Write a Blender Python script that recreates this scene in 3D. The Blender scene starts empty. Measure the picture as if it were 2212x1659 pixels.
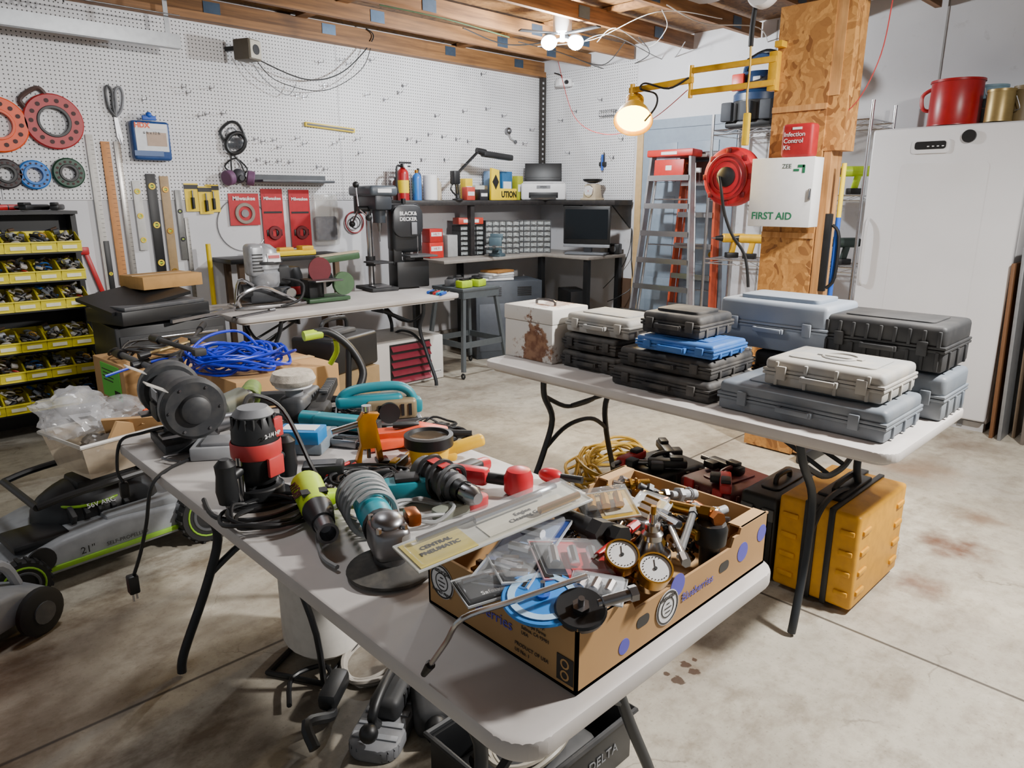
import bpy,bmesh,math,random
from mathutils import Vector as V,Matrix,Euler,noise as mnoise
R=math.radians; pi=math.pi; rnd=random.Random(5)
sc=bpy.context.scene; COL=sc.collection
# ---------- survey helpers: intersect sight lines with real planes ----------
FP=1533.0; HZ=1.475; PIT=math.atan((829-430)/FP); CP,SP=math.cos(PIT),math.sin(PIT); YA=R(44)
def ray(u,v):
    a=(u-1106)/FP; b=(829-v)/FP
    r=V((math.cos(YA),-math.sin(YA),0)); f=V((math.sin(YA),math.cos(YA),0))
    return r*a+f*(CP+SP*b)+V((0,0,1))*(-SP+CP*b)
def pz(u,v,z): d=ray(u,v); return V((0,0,HZ))+d*((z-HZ)/d.z)
def py(u,v,y): d=ray(u,v); return V((0,0,HZ))+d*(y/d.y)
def px(u,v,x): d=ray(u,v); return V((0,0,HZ))+d*(x/d.x)
# ---------- materials ----------
MT={}
def hx(h):
    h=h.lstrip('#'); o=[]
    for i in (0,2,4):
        c=int(h[i:i+2],16)/255; o.append(c/12.92 if c<=.04045 else ((c+.055)/1.055)**2.4)
    return (*o,1)
def mat(h,r=.5,me=0,n=.25,s=25,h2=None,bump=0,em=0,al=1,nm=None):
    k=nm or f'{h}_{r}_{me}_{n}_{h2}_{em}_{al}_{s}_{bump}'
    if k in MT: return MT[k]
    m=bpy.data.materials.new('surface'+h if not nm else nm); m.use_nodes=True; nt=m.node_tree; N=nt.nodes; L=nt.links
    p=N['Principled BSDF']; c=hx(h); c2=hx(h2) if h2 else (c[0]*.55,c[1]*.55,c[2]*.55,1)
    tc=N.new('ShaderNodeTexCoord'); no=N.new('ShaderNodeTexNoise'); no.inputs['Scale'].default_value=s; no.inputs['Detail'].default_value=6
    L.new(tc.outputs['Object'],no.inputs['Vector'])
    mr=N.new('ShaderNodeMapRange'); mr.inputs[1].default_value=.42; mr.inputs[2].default_value=.68; mr.inputs[4].default_value=n
    L.new(no.outputs[0],mr.inputs[0])
    mx=N.new('ShaderNodeMix'); mx.data_type='RGBA'; mx.inputs[6].default_value=c; mx.inputs[7].default_value=c2
    L.new(mr.outputs[0],mx.inputs[0]); L.new(mx.outputs[2],p.inputs['Base Color'])
    p.inputs['Roughness'].default_value=r; p.inputs['Metallic'].default_value=me
    if bump:
        b=N.new('ShaderNodeBump'); b.inputs['Strength'].default_value=bump; b.inputs['Distance'].default_value=.002
        n2=N.new('ShaderNodeTexNoise'); n2.inputs['Scale'].default_value=s*8; L.new(tc.outputs['Object'],n2.inputs['Vector']); L.new(n2.outputs[0],b.inputs['Height']); L.new(b.outputs[0],p.inputs['Normal'])
    if em: p.inputs['Emission Color'].default_value=c; p.inputs['Emission Strength'].default_value=em
    if al<1: p.inputs['Alpha'].default_value=al
    MT[k]=m; return m
class G:
    def __init__(s,name):
        s.m=bpy.data.materials.new(name); s.m.use_nodes=True; s.N=s.m.node_tree.nodes; s.L=s.m.node_tree.links; s.p=s.N['Principled BSDF']; s.tc=s.N.new('ShaderNodeTexCoord')
    def _in(s,sock,v):
        if v is None: return
        if isinstance(v,(int,float,tuple)): sock.default_value=v
        else: s.L.new(v,sock)
    def m2(s,op,a,b=None,c=None):
        n=s.N.new('ShaderNodeMath'); n.operation=op; s._in(n.inputs[0],a); s._in(n.inputs[1],b); s._in(n.inputs[2],c); return n.outputs[0]
    def noise(s,sc_,det=5,vec=None,rough=.5):
        n=s.N.new('ShaderNodeTexNoise'); n.inputs['Scale'].default_value=sc_; n.inputs['Detail'].default_value=det; n.inputs['Roughness'].default_value=rough; s.L.new(vec or s.tc.outputs['Object'],n.inputs['Vector']); return n.outputs[0]
    def rng(s,x,a,b,c=0,d=1):
        n=s.N.new('ShaderNodeMapRange'); s._in(n.inputs[0],x)
        for i,q in enumerate((a,b,c,d)): n.inputs[i+1].default_value=q
        return n.outputs[0]
    def mix(s,f,a,b):
        n=s.N.new('ShaderNodeMix'); n.data_type='RGBA'; s._in(n.inputs[0],f); s._in(n.inputs[6],a); s._in(n.inputs[7],b); return n.outputs[2]
    def xyz(s):
        n=s.N.new('ShaderNodeSeparateXYZ'); s.L.new(s.tc.outputs['Object'],n.inputs[0]); return n.outputs
    def map(s,scale):
        n=s.N.new('ShaderNodeMapping'); n.inputs['Scale'].default_value=scale; s.L.new(s.tc.outputs['Object'],n.inputs[0]); return n.outputs[0]
    def out(s,col,rough=.6,h=None,st=.3,dist=.003):
        s._in(s.p.inputs['Base Color'],col); s._in(s.p.inputs['Roughness'],rough)
        if h is not None:
            b=s.N.new('ShaderNodeBump'); b.inputs['Strength'].default_value=st; b.inputs['Distance'].default_value=dist; s.L.new(h,b.inputs['Height']); s.L.new(b.outputs[0],s.p.inputs['Normal'])
        return s.m
def floor_mat():
    g=G('concrete'); x,y,z=g.xyz()
    big=g.noise(1.3,7,rough=.62); fine=g.noise(14,8,rough=.65); sp=g.noise(90,3)
    c=g.mix(g.rng(big,.36,.64),hx('#c2bbaa'),hx('#9c9588'))
    c=g.mix(g.rng(fine,.45,.75,0,.6),c,hx('#776b5a'))
    c=g.mix(g.rng(sp,.6,.75,0,.45),c,hx('#5f5446'))
    br=g.noise(1.9,6,g.map((1.0,1.6,1)),.68)
    lf=g.rng(x,.3,2.8,1,.45)
    c=g.mix(g.m2('MULTIPLY',g.rng(br,.50,.64,0,.85),lf),c,hx('#5c4a34'))
    ck=g.N.new('ShaderNodeTexVoronoi'); ck.feature='DISTANCE_TO_EDGE'; ck.inputs['Scale'].default_value=.7
    vm=g.N.new('ShaderNodeVectorMath'); vm.operation='MULTIPLY_ADD'; n=g.N.new('ShaderNodeTexNoise'); n.inputs['Scale'].default_value=3; n.inputs['Detail'].default_value=8; g.L.new(g.tc.outputs['Object'],n.inputs['Vector']); g.L.new(n.outputs[1],vm.inputs[0]); vm.inputs[1].default_value=(.5,.5,0); g.L.new(g.tc.outputs['Object'],vm.inputs[2]); g.L.new(vm.outputs[0],ck.inputs['Vector'])
    c=g.mix(g.m2('MULTIPLY',g.rng(ck.outputs[0],.0,.004,.45,0),g.rng(g.noise(1.7),.52,.58)),c,hx('#4a3c2e'))
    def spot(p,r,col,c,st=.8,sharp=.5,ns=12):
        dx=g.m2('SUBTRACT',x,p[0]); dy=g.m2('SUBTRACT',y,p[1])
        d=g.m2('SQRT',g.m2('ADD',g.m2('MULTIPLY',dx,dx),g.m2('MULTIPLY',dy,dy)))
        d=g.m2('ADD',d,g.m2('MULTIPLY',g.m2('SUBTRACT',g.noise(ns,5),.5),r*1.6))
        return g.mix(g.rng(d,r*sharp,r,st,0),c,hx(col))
    c=spot(pz(1960,1010,0),.34,'#7d5a36',c,.65,.1,7); c=spot(pz(2080,960,0),.28,'#5e4530',c,.65,.1,8)
    c=spot(pz(2055,1180,0),.17,'#5e3820',c,.9,.2); c=spot(pz(1985,1265,0),.12,'#5e3820',c,.7,.2); c=spot(pz(2120,1120,0),.12,'#6b4526',c,.6,.2)
    for (u,v,r) in ((1480,1435,.018),(1500,1450,.02),(1465,1470,.022),(1440,1455,.012),(1500,1425,.01)): c=spot(pz(u,v,0),r,'#3a2416',c,.85,.8,60)
    c=spot(pz(700,1560,0),.65,'#2b2621',c,.65,.1,4); c=spot(pz(180,1400,0),.5,'#4b3a2b',c,.65,.1,5); c=spot(pz(60,1600,0),.4,'#55422f',c,.6,.1,6)  # near-black spot paints the shade under the near table into the concrete
    c=spot(pz(1040,890,0),.3,'#7d6f5c',c,.6,.2,30)
    for ax,vals in ((x,(2.4,5.4)),(y,(2.1,))):
        for q in vals:
            d=g.m2('ABSOLUTE',g.m2('SUBTRACT',ax,q)); c=g.mix(g.rng(d,.003,.009,.85,0),c,hx('#2b2420'))
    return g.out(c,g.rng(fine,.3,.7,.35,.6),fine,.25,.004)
def peg_mat():
    g=G('pegboard'); x,y,z=g.xyz()
    fx=g.m2('SUBTRACT',g.m2('FRACT',g.m2('DIVIDE',x,.0254)),.5); fz=g.m2('SUBTRACT',g.m2('FRACT',g.m2('DIVIDE',z,.0254)),.5)
    d=g.m2('SQRT',g.m2('ADD',g.m2('MULTIPLY',fx,fx),g.m2('MULTIPLY',fz,fz)))
    base=g.mix(g.rng(g.noise(2.5),.4,.7,0,.5),hx('#dedee0'),hx('#c4c3c4'))
    return g.out(g.mix(g.rng(d,.14,.20,1,0),base,hx('#242120')),.45)
def osb_mat(k=1,nm='strand_board'):
    g=G(nm); 
    v=g.N.new('ShaderNodeTexVoronoi'); v.inputs['Scale'].default_value=30; 
    n=g.N.new('ShaderNodeTexNoise'); n.inputs['Scale'].default_value=5; g.L.new(g.tc.outputs['Object'],n.inputs['Vector'])
    mp=g.map((1.0,1.0,.45)); vm=g.N.new('ShaderNodeVectorMath'); vm.operation='MULTIPLY_ADD'; g.L.new(n.outputs[1],vm.inputs[0]); vm.inputs[1].default_value=(.35,.35,.35); g.L.new(mp,vm.inputs[2]); g.L.new(vm.outputs[0],v.inputs['Vector'])
    s=g.N.new('ShaderNodeSeparateColor'); g.L.new(v.outputs['Color'],s.inputs[0])
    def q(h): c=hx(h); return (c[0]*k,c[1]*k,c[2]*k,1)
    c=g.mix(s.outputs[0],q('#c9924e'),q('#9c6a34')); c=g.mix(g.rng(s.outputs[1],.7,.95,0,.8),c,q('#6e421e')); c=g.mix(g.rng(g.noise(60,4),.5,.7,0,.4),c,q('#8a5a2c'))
    return g.out(c,.6,s.outputs[0],.2)
def wood_mat(a,b,sx=(1.5,25,25),nm='lumber'):
    g=G(nm); n=g.noise(1.5,6,g.map(sx),.6); c=g.mix(g.rng(n,.35,.7),hx(a),hx(b)); c=g.mix(g.rng(g.noise(2.2,5),.55,.7,0,.6),c,hx('#4a3220')); return g.out(c,.6,n,.15)
def wall_mat():
    g=G('white_paint'); c=g.mix(g.rng(g.noise(1.3,6),.4,.7,0,.6),hx('#d6d6d9'),hx('#bdbcbf')); c=g.mix(g.rng(g.noise(9,8,rough=.7),.6,.8,0,.5),c,hx('#8d8780')); return g.out(c,.6)
def rust_mat():
    g=G('chipped_paint'); n=g.noise(4,8,rough=.7); x,y,z=g.xyz(); k=g.m2('ADD',n,g.m2('MULTIPLY',g.m2('ABSOLUTE',g.m2('ADD',x,-.02)),-1.3))
    return g.out(g.mix(g.rng(k,.41,.45),hx('#d2cfc9'),g.mix(g.rng(g.noise(30),.4,.6),hx('#6b4632'),hx('#8f6a50'))),.55)
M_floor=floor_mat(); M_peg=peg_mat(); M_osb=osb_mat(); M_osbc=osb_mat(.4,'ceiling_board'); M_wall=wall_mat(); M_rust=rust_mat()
M_joist=wood_mat('#96683a','#634223'); M_lum=wood_mat('#c9965c','#a06c38',(25,25,1.5),'post_lumber')
BLK=mat('#17181a',.45,n=.3); BLK2=mat('#262729',.6,n=.4,h2='#4a4846',s=12); DUST=mat('#26272a',.65,n=.55,h2='#6a655e',s=9); GRY=mat('#7d7f83',.5); DGR=mat('#484a4e',.5,h2='#6a6864',n=.4); LGR=mat('#a9acb0',.5)
WHT=mat('#e4e4e4',.4,n=.1); CHR=mat('#c8c8ca',.22,1,n=.15); STL=mat('#8b8b8e',.35,1,n=.4); RED=mat('#b81f24',.4); YEL=mat('#eccb14',.45,n=.1); BINY=mat('#e8d93a',.4,n=.1); TOOLY=mat('#e8b408',.45); LIME=mat('#b5d61c',.45); TEAL=mat('#0e7f8e',.45,n=.3,h2='#406a70'); ORG=mat('#e2511a',.45); BLU=mat('#1c55b8',.45); CARD=mat('#b58d5c',.8,n=.25,s=8,h2='#977148'); CARDIN=mat('#c09a6a',.85,n=.2,s=8); BRS=mat('#b58a3a',.3,1); TABT=mat('#c6c1bd',.5,n=.3,s=5,h2='#9c948d',bump=.15); LEG=mat('#2b2f34',.45,.3); CLR=mat('#dfe3e6',.12,al=.16,n=0); CLR2=mat('#d9d6cf',.3,al=.55,n=.2); GLS=mat('#101418',.12); RUB=mat('#1b1b1b',.7); TAN=mat('#b8a98f',.6); COP=mat('#b06a3a',.35,1)
# ---------- mesh builder ----------
def rr(w,h,r,n=4):
    o=[]
    for cx,cy,a0 in ((w/2-r,h/2-r,0),(-w/2+r,h/2-r,90),(-w/2+r,-h/2+r,180),(w/2-r,-h/2+r,270)):
        for i in range(n+1):
            a=R(a0+90*i/n); o.append((cx+r*math.cos(a),cy+r*math.sin(a)))
    return o
def cat(pts,k,closed=False):
    P=[V(p) for p in pts]; n=len(P); o=[]
    for i in range(n if closed else n-1):
        if closed: a,b,c,d=P[i-1],P[i],P[(i+1)%n],P[(i+2)%n]
        else: a,b,c,d=P[max(i-1,0)],P[i],P[i+1],P[min(i+2,n-1)]
        for j in range(k):
            t=j/k; o.append(.5*((2*b)+(c-a)*t+(2*a-5*b+4*c-d)*t*t+(3*b-a-3*c+d)*t**3))
    if not closed: o.append(P[-1])
    return o
def frame(ax):
    z=V(ax).normalized(); x=z.orthogonal().normalized(); y=z.cross(x); return x,y,z
class B:
    def __init__(s): s.v=[];s.f=[];s.m=[];s.ms=[];s.M=Matrix()
    def add(s,vs,fs,m):
        o=len(s.v); s.v+=[tuple(s.M@V(p)) for p in vs]
        if m not in s.ms: s.ms.append(m)
        i=s.ms.index(m)
        for f in fs: s.f.append([a+o for a in f]); s.m.append(i)
        return s
    def bmadd(s,bm,m,T=Matrix()):
        bm.verts.index_update(); s.add([T@v.co for v in bm.verts],[[v.index for v in f.verts] for f in bm.faces],m); bm.free(); return s
    def box(s,c,d,m,r=None,b=0,seg=2,tap=None):
        bm=bmesh.new(); bmesh.ops.create_cube(bm,size=1)
        for v in bm.verts:
            if tap and v.co.z>0: v.co.x*=tap[0]; v.co.y*=tap[1]
            v.co.x*=d[0]; v.co.y*=d[1]; v.co.z*=d[2]
        if b: bmesh.ops.bevel(bm,geom=bm.edges[:],offset=min(b,min(d)*.45),segments=seg,profile=.5,affect='EDGES')
        T=Matrix.Translation(c)
        if r: T=T@Euler([R(a) for a in r]).to_matrix().to_4x4()
        return s.bmadd(bm,m,T)
    def lathe(s,prof,m,p=(0,0,0),ax=(0,0,1),n=20,sx=1):
        x,y,z=frame(ax); p=V(p); vs=[];rings=[];fs=[]
        for r_,h in prof:
            if r_<1e-6: rings.append([len(vs)]); vs.append(p+z*h)
            else:
                rings.append(list(range(len(vs),len(vs)+n)))
                for i in range(n):
                    a=2*pi*i/n; vs.append(p+x*(r_*math.cos(a))+y*(r_*sx*math.sin(a))+z*h)
        for A,C in zip(rings,rings[1:]):
            for i in range(n):
                j=(i+1)%n
                if len(A)==1 and len(C)==1: break
                if len(A)==1: fs.append([A[0],C[i],C[j]])
                elif len(C)==1: fs.append([A[i],A[j],C[0]])
                else: fs.append([A[i],A[j],C[j],C[i]])
        return s.add(vs,fs,m)
    def cyl(s,a,b,r,m,r1=None,n=16,c=0):
        a=V(a);b=V(b);L=(b-a).length; r1=r if r1 is None else r1
        pr=[(0,0),(r,0),(r1,L),(0,L)] if not c else [(0,0),(r-c,0),(r,c),(r1,L-c),(r1-c,L),(0,L)]
        return s.lathe(pr,m,a,b-a,n)
    def tube(s,pts,r,m,n=8,k=0,closed=False):
        P=cat(pts,k,closed) if k else [V(p) for p in pts]; N=len(P); vs=[];fs=[]
        t0=(P[1]-P[0]).normalized(); up=t0.orthogonal().normalized()
        for i in range(N):
            if closed: t=(P[(i+1)%N]-P[i-1])
            else: t=P[min(i+1,N-1)]-P[max(i-1,0)]
            if t.length<1e-9: t=t0
            t=t.normalized(); up=(up-t*up.dot(t)); up=up.normalized() if up.length>1e-6 else t.orthogonal().normalized(); w=t.cross(up); t0=t
            for j in range(n):
                a=2*pi*j/n; vs.append(P[i]+up*(r*math.cos(a))+w*(r*math.sin(a)))
        for i in range(N if closed else N-1):
            for j in range(n):
                a=i*n+j; b=i*n+(j+1)%n; i2=(i+1)%N; fs.append([a,b,i2*n+(j+1)%n,i2*n+j])
        if not closed: fs.append(list(range(n))); fs.append([(N-1)*n+j for j in range(n)])
        return s.add(vs,fs,m)
    def tor(s,c,Rr,r,m,ax=(0,0,1),n=8,N=28,sy=1):
        x,y,z=frame(ax); return s.tube([V(c)+x*(Rr*math.cos(2*pi*i/N))+y*(Rr*sy*math.sin(2*pi*i/N)) for i in range(N)],r,m,n,0,True)
    def pri(s,poly,a0,a1,m,ax='y',b=0,seg=2):
        def q(p,a): return (p[0],a,p[1]) if ax=='y' else ((a,p[0],p[1]) if ax=='x' else (p[0],p[1],a))
        n=len(poly); vs=[q(p,a0) for p in poly]+[q(p,a1) for p in poly]; fs=[list(range(n)),list(range(2*n-1,n-1,-1))]+[[i,(i+1)%n,n+(i+1)%n,n+i] for i in range(n)]
        if not b: return s.add(vs,fs,m)
        bm=bmesh.new(); bv=[bm.verts.new(v) for v in vs]
        for f in fs: bm.faces.new([bv[i] for i in f])
        bmesh.ops.recalc_face_normals(bm,faces=bm.faces[:]); bmesh.ops.bevel(bm,geom=bm.edges[:],offset=b,segments=seg,profile=.5,affect='EDGES'); return s.bmadd(bm,m)
    def ann(s,c,ro,ri,h,m,ax=(0,0,1),n=32,e=.003):
        return s.lathe([(ri,0),(ro-e,0),(ro,e),(ro,h-e),(ro-e,h),(ri,h),(ri,0)],m,c,ax,n)
    def sph(s,c,r,m,n=16,top=False):
        if not isinstance(r,(tuple,list)): r=(r,r,r)
        a0=0 if top else -8; old=s.M; s.M=old@Matrix.Translation(c)@Matrix.Diagonal((*r,1))
        pr=[(max(0,math.cos(pi/2*i/8)),math.sin(pi/2*i/8)) for i in range(a0,9)]
        if top: pr=[(0,0)]+pr
        s.lathe(pr,m,(0,0,0),(0,0,1),n); s.M=old; return s
    def coil(s,c,Rx,Ry,turns,r,m,jit=.15,zh=.03,seed=1,n=6,ppt=9):
        q=random.Random(seed); pts=[]
        for i in range(int(turns*ppt)):
            if i%ppt==0: j=1+q.uniform(-jit,jit); ox=q.uniform(-jit,jit)*Rx*.5; oy=q.uniform(-jit,jit)*Ry*.5
            a=2*pi*i/ppt; pts.append((c[0]+ox+Rx*j*math.cos(a),c[1]+oy+Ry*j*math.sin(a),c[2]+r+q.random()*zh))
        return s.tube(pts,r,m,n,4)
    def mesh(s,name):
        me=bpy.data.meshes.new(name); me.from_pydata(s.v,[],s.f)
        for m in s.ms: me.materials.append(m)
        for p,i in zip(me.polygons,s.m): p.material_index=i
        bm=bmesh.new(); bm.from_mesh(me); bmesh.ops.recalc_face_normals(bm,faces=bm.faces[:]); bm.to_mesh(me); bm.free()
        me.shade_smooth(); me.set_sharp_from_angle(angle=R(38)); me.update(); return me
def part(T,name,b,label=None,loc=None,rot=None):
    o=bpy.data.objects.new(name,b.mesh(name)); COL.objects.link(o); o.parent=T
    if label: o['label']=label
    if loc: o.location=loc
    if rot: o.rotation_euler=[R(a) for a in rot]
    return o
def meta(o,label,cat_,group=None,kind=None):
    o['label']=label; o['category']=cat_
    if group: o['group']=group
    if kind: o['kind']=kind
def thing(name,label,cat_,loc=(0,0,0),rz=0,rot=None,group=None):
    o=bpy.data.objects.new(name,None); o.empty_display_size=.05; COL.objects.link(o); o.location=loc; o.rotation_euler=[R(a) for a in rot] if rot else (0,0,R(rz)); meta(o,label,cat_,group); return o
def solo(name,label,cat_,b,loc=(0,0,0),rz=0,rot=None,group=None,kind=None):
    o=bpy.data.objects.new(name,b.mesh(name)); COL.objects.link(o); o.location=loc; o.rotation_euler=[R(a) for a in rot] if rot else (0,0,R(rz)); meta(o,label,cat_,group,kind); return o
def struct(name,b,loc=(0,0,0),rz=0):
    o=bpy.data.objects.new(name,b.mesh(name)); COL.objects.link(o); o.location=loc; o.rotation_euler=(0,0,R(rz)); o['kind']='structure'; return o
def dup(o,loc=None,rz=None,par=None,label=None):
    c=o.copy(); COL.objects.link(c); c.parent=par
    if loc is not None: c.location=loc
    if rz is not None: c.rotation_euler=(0,0,R(rz))
    if label: c['label']=label
    for ch in list(o.children): dup(ch,par=c)
    return c
TJ=[]
def txt(T,s,size,loc,m,rot=(90,0,0),al='CENTER',ext=.0006,sx=1,bold=0,nm='lettering'):
    cu=bpy.data.curves.new(nm,'FONT'); cu.body=s; cu.size=size; cu.align_x=al; cu.align_y='CENTER'; cu.extrude=ext; cu.offset=bold; cu.resolution_u=3
    o=bpy.data.objects.new(nm+'_src',cu); COL.objects.link(o); TJ.append((o,T,loc,rot,sx,m,nm))
# ================= SETTING =================
WY=5.55; WX=5.8; CZ=2.86
b=B(); b.box((2.2,1.5,-.05),(8.6,10,.1),M_floor); struct('floor',b)
b=B(); b.box((1.9,WY+.05,1.44),(8.2,.1,2.9),M_wall); b.box((1.9,WY-.015,.1),(8.0,.03,.2),mat('#8a857d',.8,n=.5)); struct('wall_back',b)
b=B(); b.box((WX+.05,1.4,1.44),(.1,8.5,2.9),M_wall)
for y in (.2,1.75,2.97): b.box((WX-.002,y,1.45),(.004,.012,2.8),mat('#9a9896',.7))
struct('wall_right',b)
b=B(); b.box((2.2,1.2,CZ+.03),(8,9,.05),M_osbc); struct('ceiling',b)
ti=1
for y in (5.49,4.87,4.35,3.72,3.1,2.45,1.8,1.15):
    b=B(); b.box((1.9,y,2.785),(7.7,.04,.11),M_joist)
    for q in range(4):
        x=[3.2,4.4,2.2,5.2][q]+rnd.uniform(-.2,.2); b.box((x,y-.022,2.785),(.12,.004,.08),mat('#5f7288',.4,.8))
    struct('trim_%d'%ti,b); ti+=1
b=B(); b.box((1.9,WY-.06,2.72),(7.7,.09,.05),M_joist); struct('trim_%d'%ti,b); ti+=1
for x in (3.0,4.6):
    b=B(); b.box((x,3.3,2.845),(.09,4.3,.03),M_joist); struct('trim_%d'%ti,b); ti+=1
b=B(); b.box((4.04,.1,2.62),(.22,3.2,.3),M_wall); struct('trim_%d'%ti,b); ti+=1
def panel(w,h,loc,rz):
    b=B(); b.box((0,0,h/2),(w-.004,.006,h),M_peg); return solo('pegboard_panel','white perforated hardboard panel covering the garage wall','pegboard',b,loc,rz,group='wall pegboard panels')
for i in range(3): panel(2.44,1.26,(WX-.02-1.22-2.44*i,WY-.005,1.47),0)
panel(1.22,1.26,(WX-.005,WY-.63,1.47),-90)
b=B(); dm=mat('#8695a4',.5,n=.15)
b.box((0,0,1.05),(.9,.04,2.1),dm)
for x in (-.21,.21):
    for z,h in ((.45,.6),(1.2,.6),(1.8,.35)): b.box((x,-.022,z),(.28,.012,h),dm,b=.006)
for x in (-.48,.48): b.box((x,-.005,1.08),(.07,.05,2.16),mat('#c8a878',.6) if x<0 else dm)
b.box((0,-.005,2.14),(1.03,.05,.08),dm)
D=struct('door_1',b,(WX-.02,3.74,0),-90)
b=B(); b.lathe([(0,0),(.028,0),(.028,.01),(.012,.015),(.012,.04),(.028,.05),(.03,.065),(.02,.08),(0,.08)],BRS,(.38,-.02,1.0),(0,-1,0)); part(D,'door_knob',b)
b=B(); b.ann((.38,-.02,1.12),.028,.012,.02,BRS,(0,-1,0)); part(D,'deadbolt',b)
# ================= TABLES =================
def ftable(loc,label,rz=0):
    T=thing('folding_table',label,'table',loc,rz)
    b=B(); b.pri(rr(.76,1.83,.06,6),.705,.74,TABT,'z',b=.008); b.pri(rr(.70,1.77,.04,4),.69,.706,TABT,'z'); part(T,'table_top',b)
    for sgn in (-1,1):
        y=sgn*.66; b=B()
        for s in (-1,1):
            b.tube([(s*.29,y*.9,.69),(s*.27,y*.92,.60),(s*.2,y*.94,.47),(s*.24,y*.97,.3),(s*.33,y,.08),(s*.345,y,.012)],.0145,LEG,10,5)
        b.tube([(-.27,y*.92,.6),(-.12,y*.935,.52),(0,y*.94,.505),(.12,y*.935,.52),(.27,y*.92,.6)],.011,LEG,8,4)
        b.tube([(-.24,y*.965,.32),(-.12,y*.95,.40),(0,y*.948,.42),(.12,y*.95,.40),(.24,y*.965,.32)],.011,LEG,8,4)
        b.cyl((-.31,y*.9,.69),(.31,y*.9,.69),.012,LEG)
        part(T,'leg_frame',b)
        b=B(); b.tube([(-.07,y*.93,.515),(-.05,sgn*.30,.66),(-.05,sgn*.12,.69)],.009,LEG); b.tube([(.07,y*.93,.515),(.05,sgn*.30,.66),(.05,sgn*.12,.69)],.009,LEG); b.box((0,sgn*.36,.62),(.17,.012,.03),LEG); part(T,'brace',b)
    return T
ftable((.95,1.485,0),'light gray plastic folding table covered with power tools')
ftable((2.56,1.55,0),'light gray plastic folding table stacked with tool cases')
ftable((2.77,4.78,0),'light gray folding table carrying bench machines along the pegboard wall',rz=90)
# ================= CASES =================
def case(x0,x1,y0,y1,z,h,m,label,name='tool_case',ml=None,ribs=0,hd=True,rz=-90,panel=True,dome=0,rot0=0):
    ml=ml or m; w=(y1-y0) if rz in(-90,90) else (x1-x0); d=(x1-x0) if rz in(-90,90) else (y1-y0)
    T=thing(name,label,'tool case',((x0+x1)/2,(y0+y1)/2,z+.001),rz+rot0)
    b=B(); b.box((0,0,h*.25),(w-.008,d-.008,h*.5),m,b=.012,tap=None)
    b.box((0,0,h*.5-.006),(w,d,.010),m,b=.003)
    for i in range(ribs):
        x=-w/2+w*(i+.5)/ribs; b.box((x,-d/2+.003,h*.24),(.012,.012,h*.42),m,b=.003)
    for i in range(3):
        b.box((w/2-.002,-d*.3+d*.3*i,h*.24),(.010,.014,h*.4),m,b=.003)
    part(T,'lower_shell',b)
    b=B(); b.box((0,0,h*.75),(w-.008,d-.008,h*.5-.002),ml,b=.018,seg=3); b.box((0,0,h*.5+.006),(w,d,.010),ml,b=.003)
    if panel: b.pri(rr(w*.72,d*.62,.02),h-.002,h+.004+dome,ml,'z',b=.003)
    for i in range(ribs):
        x=-w/2+w*(i+.5)/ribs; b.box((x,-d/2+.003,h*.72),(.012,.012,h*.34),ml,b=.003)
    part(T,'lid',b)
    if hd:
        hw=min(.055,w*.2); b=B(); b.box((0,-d/2-.016,h*.42),(hw*2,.012,.018),m,b=.004)
        for s in (-1,1): b.box((s*hw,-d/2-.006,h*.42),(.014,.024,.02),m,b=.003)
        part(T,'handle',b)
        for s in (-1,1):
            b=B(); b.box((s*w*.33,-d/2-.002,h*.5),(.034,.012,min(.05,h*.5)),ml,b=.003); part(T,'latch',b)
    return T
Z=.741
GR2=mat('#69717a',.55,n=.5,s=8,h2='#8a8d8f'); GR3=mat('#949492',.7,n=.6,s=10,h2='#b5ac9c'); BG=mat('#858f9c',.55,n=.4,s=8,h2='#a3a5a8')
BLUC=mat('#2a62ab',.5,n=.35,h2='#5d7ea6',s=12)
T=thing('metal_box','old steel box with chipped white paint and rust','box',(2.455,2.31,Z),-90)
b=B(); b.box((0,0,.09),(.31,.24,.18),M_rust,b=.004); part(T,'box_body',b)
b=B(); b.box((0,0,.216),(.318,.248,.07),M_rust,b=.006); part(T,'lid',b)
b=B(); b.tube([(-.06,0,.25),(-.05,0,.27),(.05,0,.27),(.06,0,.25)],.006,STL,8,3); part(T,'handle',b)
case(2.36,2.64,1.81,2.13,Z,.074,DUST,'flat black plastic tool case under another black case')
case(2.37,2.64,1.82,2.13,Z+.077,.074,DUST,'flat black plastic tool case beneath a light gray case')
case(2.38,2.66,1.76,2.12,Z+.157,.085,GR3,'light gray dusty tool case lying on black cases')
case(2.26,2.60,1.30,1.76,Z,.078,DUST,'wide black plastic tool case at the bottom of a stack')
case(2.28,2.61,1.31,1.74,Z+.081,.075,DUST,'wide black plastic tool case under a blue case')
case(2.27,2.52,1.30,1.65,Z+.163,.055,BLUC,'slim blue plastic tool case in a stack')
case(2.30,2.55,1.38,1.65,Z+.225,.085,DUST,'small black case with a raised lid on a blue case',dome=.006)
T=case(2.64,2.90,1.03,1.34,Z,.15,BLK2,'black case with a white sticker beneath a gray case')
b=B(); b.box((.02,-.13,.06),(.05,.003,.03),WHT); part(T,'sticker',b)
case(2.63,2.93,1.05,1.50,Z+.158,.19,BG,'tall blue-gray plastic case with rounded lid',dome=.01)
case(2.64,2.92,.64,1.00,Z,.155,GR2,'gray plastic case supporting a large black case')
case(2.64,2.95,.66,1.08,Z+.163,.16,BLK2,'large black rugged case with ribbed edges and heavy latches',ribs=9)
case(2.26,2.60,.69,1.27,Z,.105,GR2,'long slate gray tool case lying flat on the table')
T=case(2.29,2.60,.72,1.12,Z+.113,.095,GR3,'pale gray dusty case with an embossed lid',ribs=4)
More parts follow.
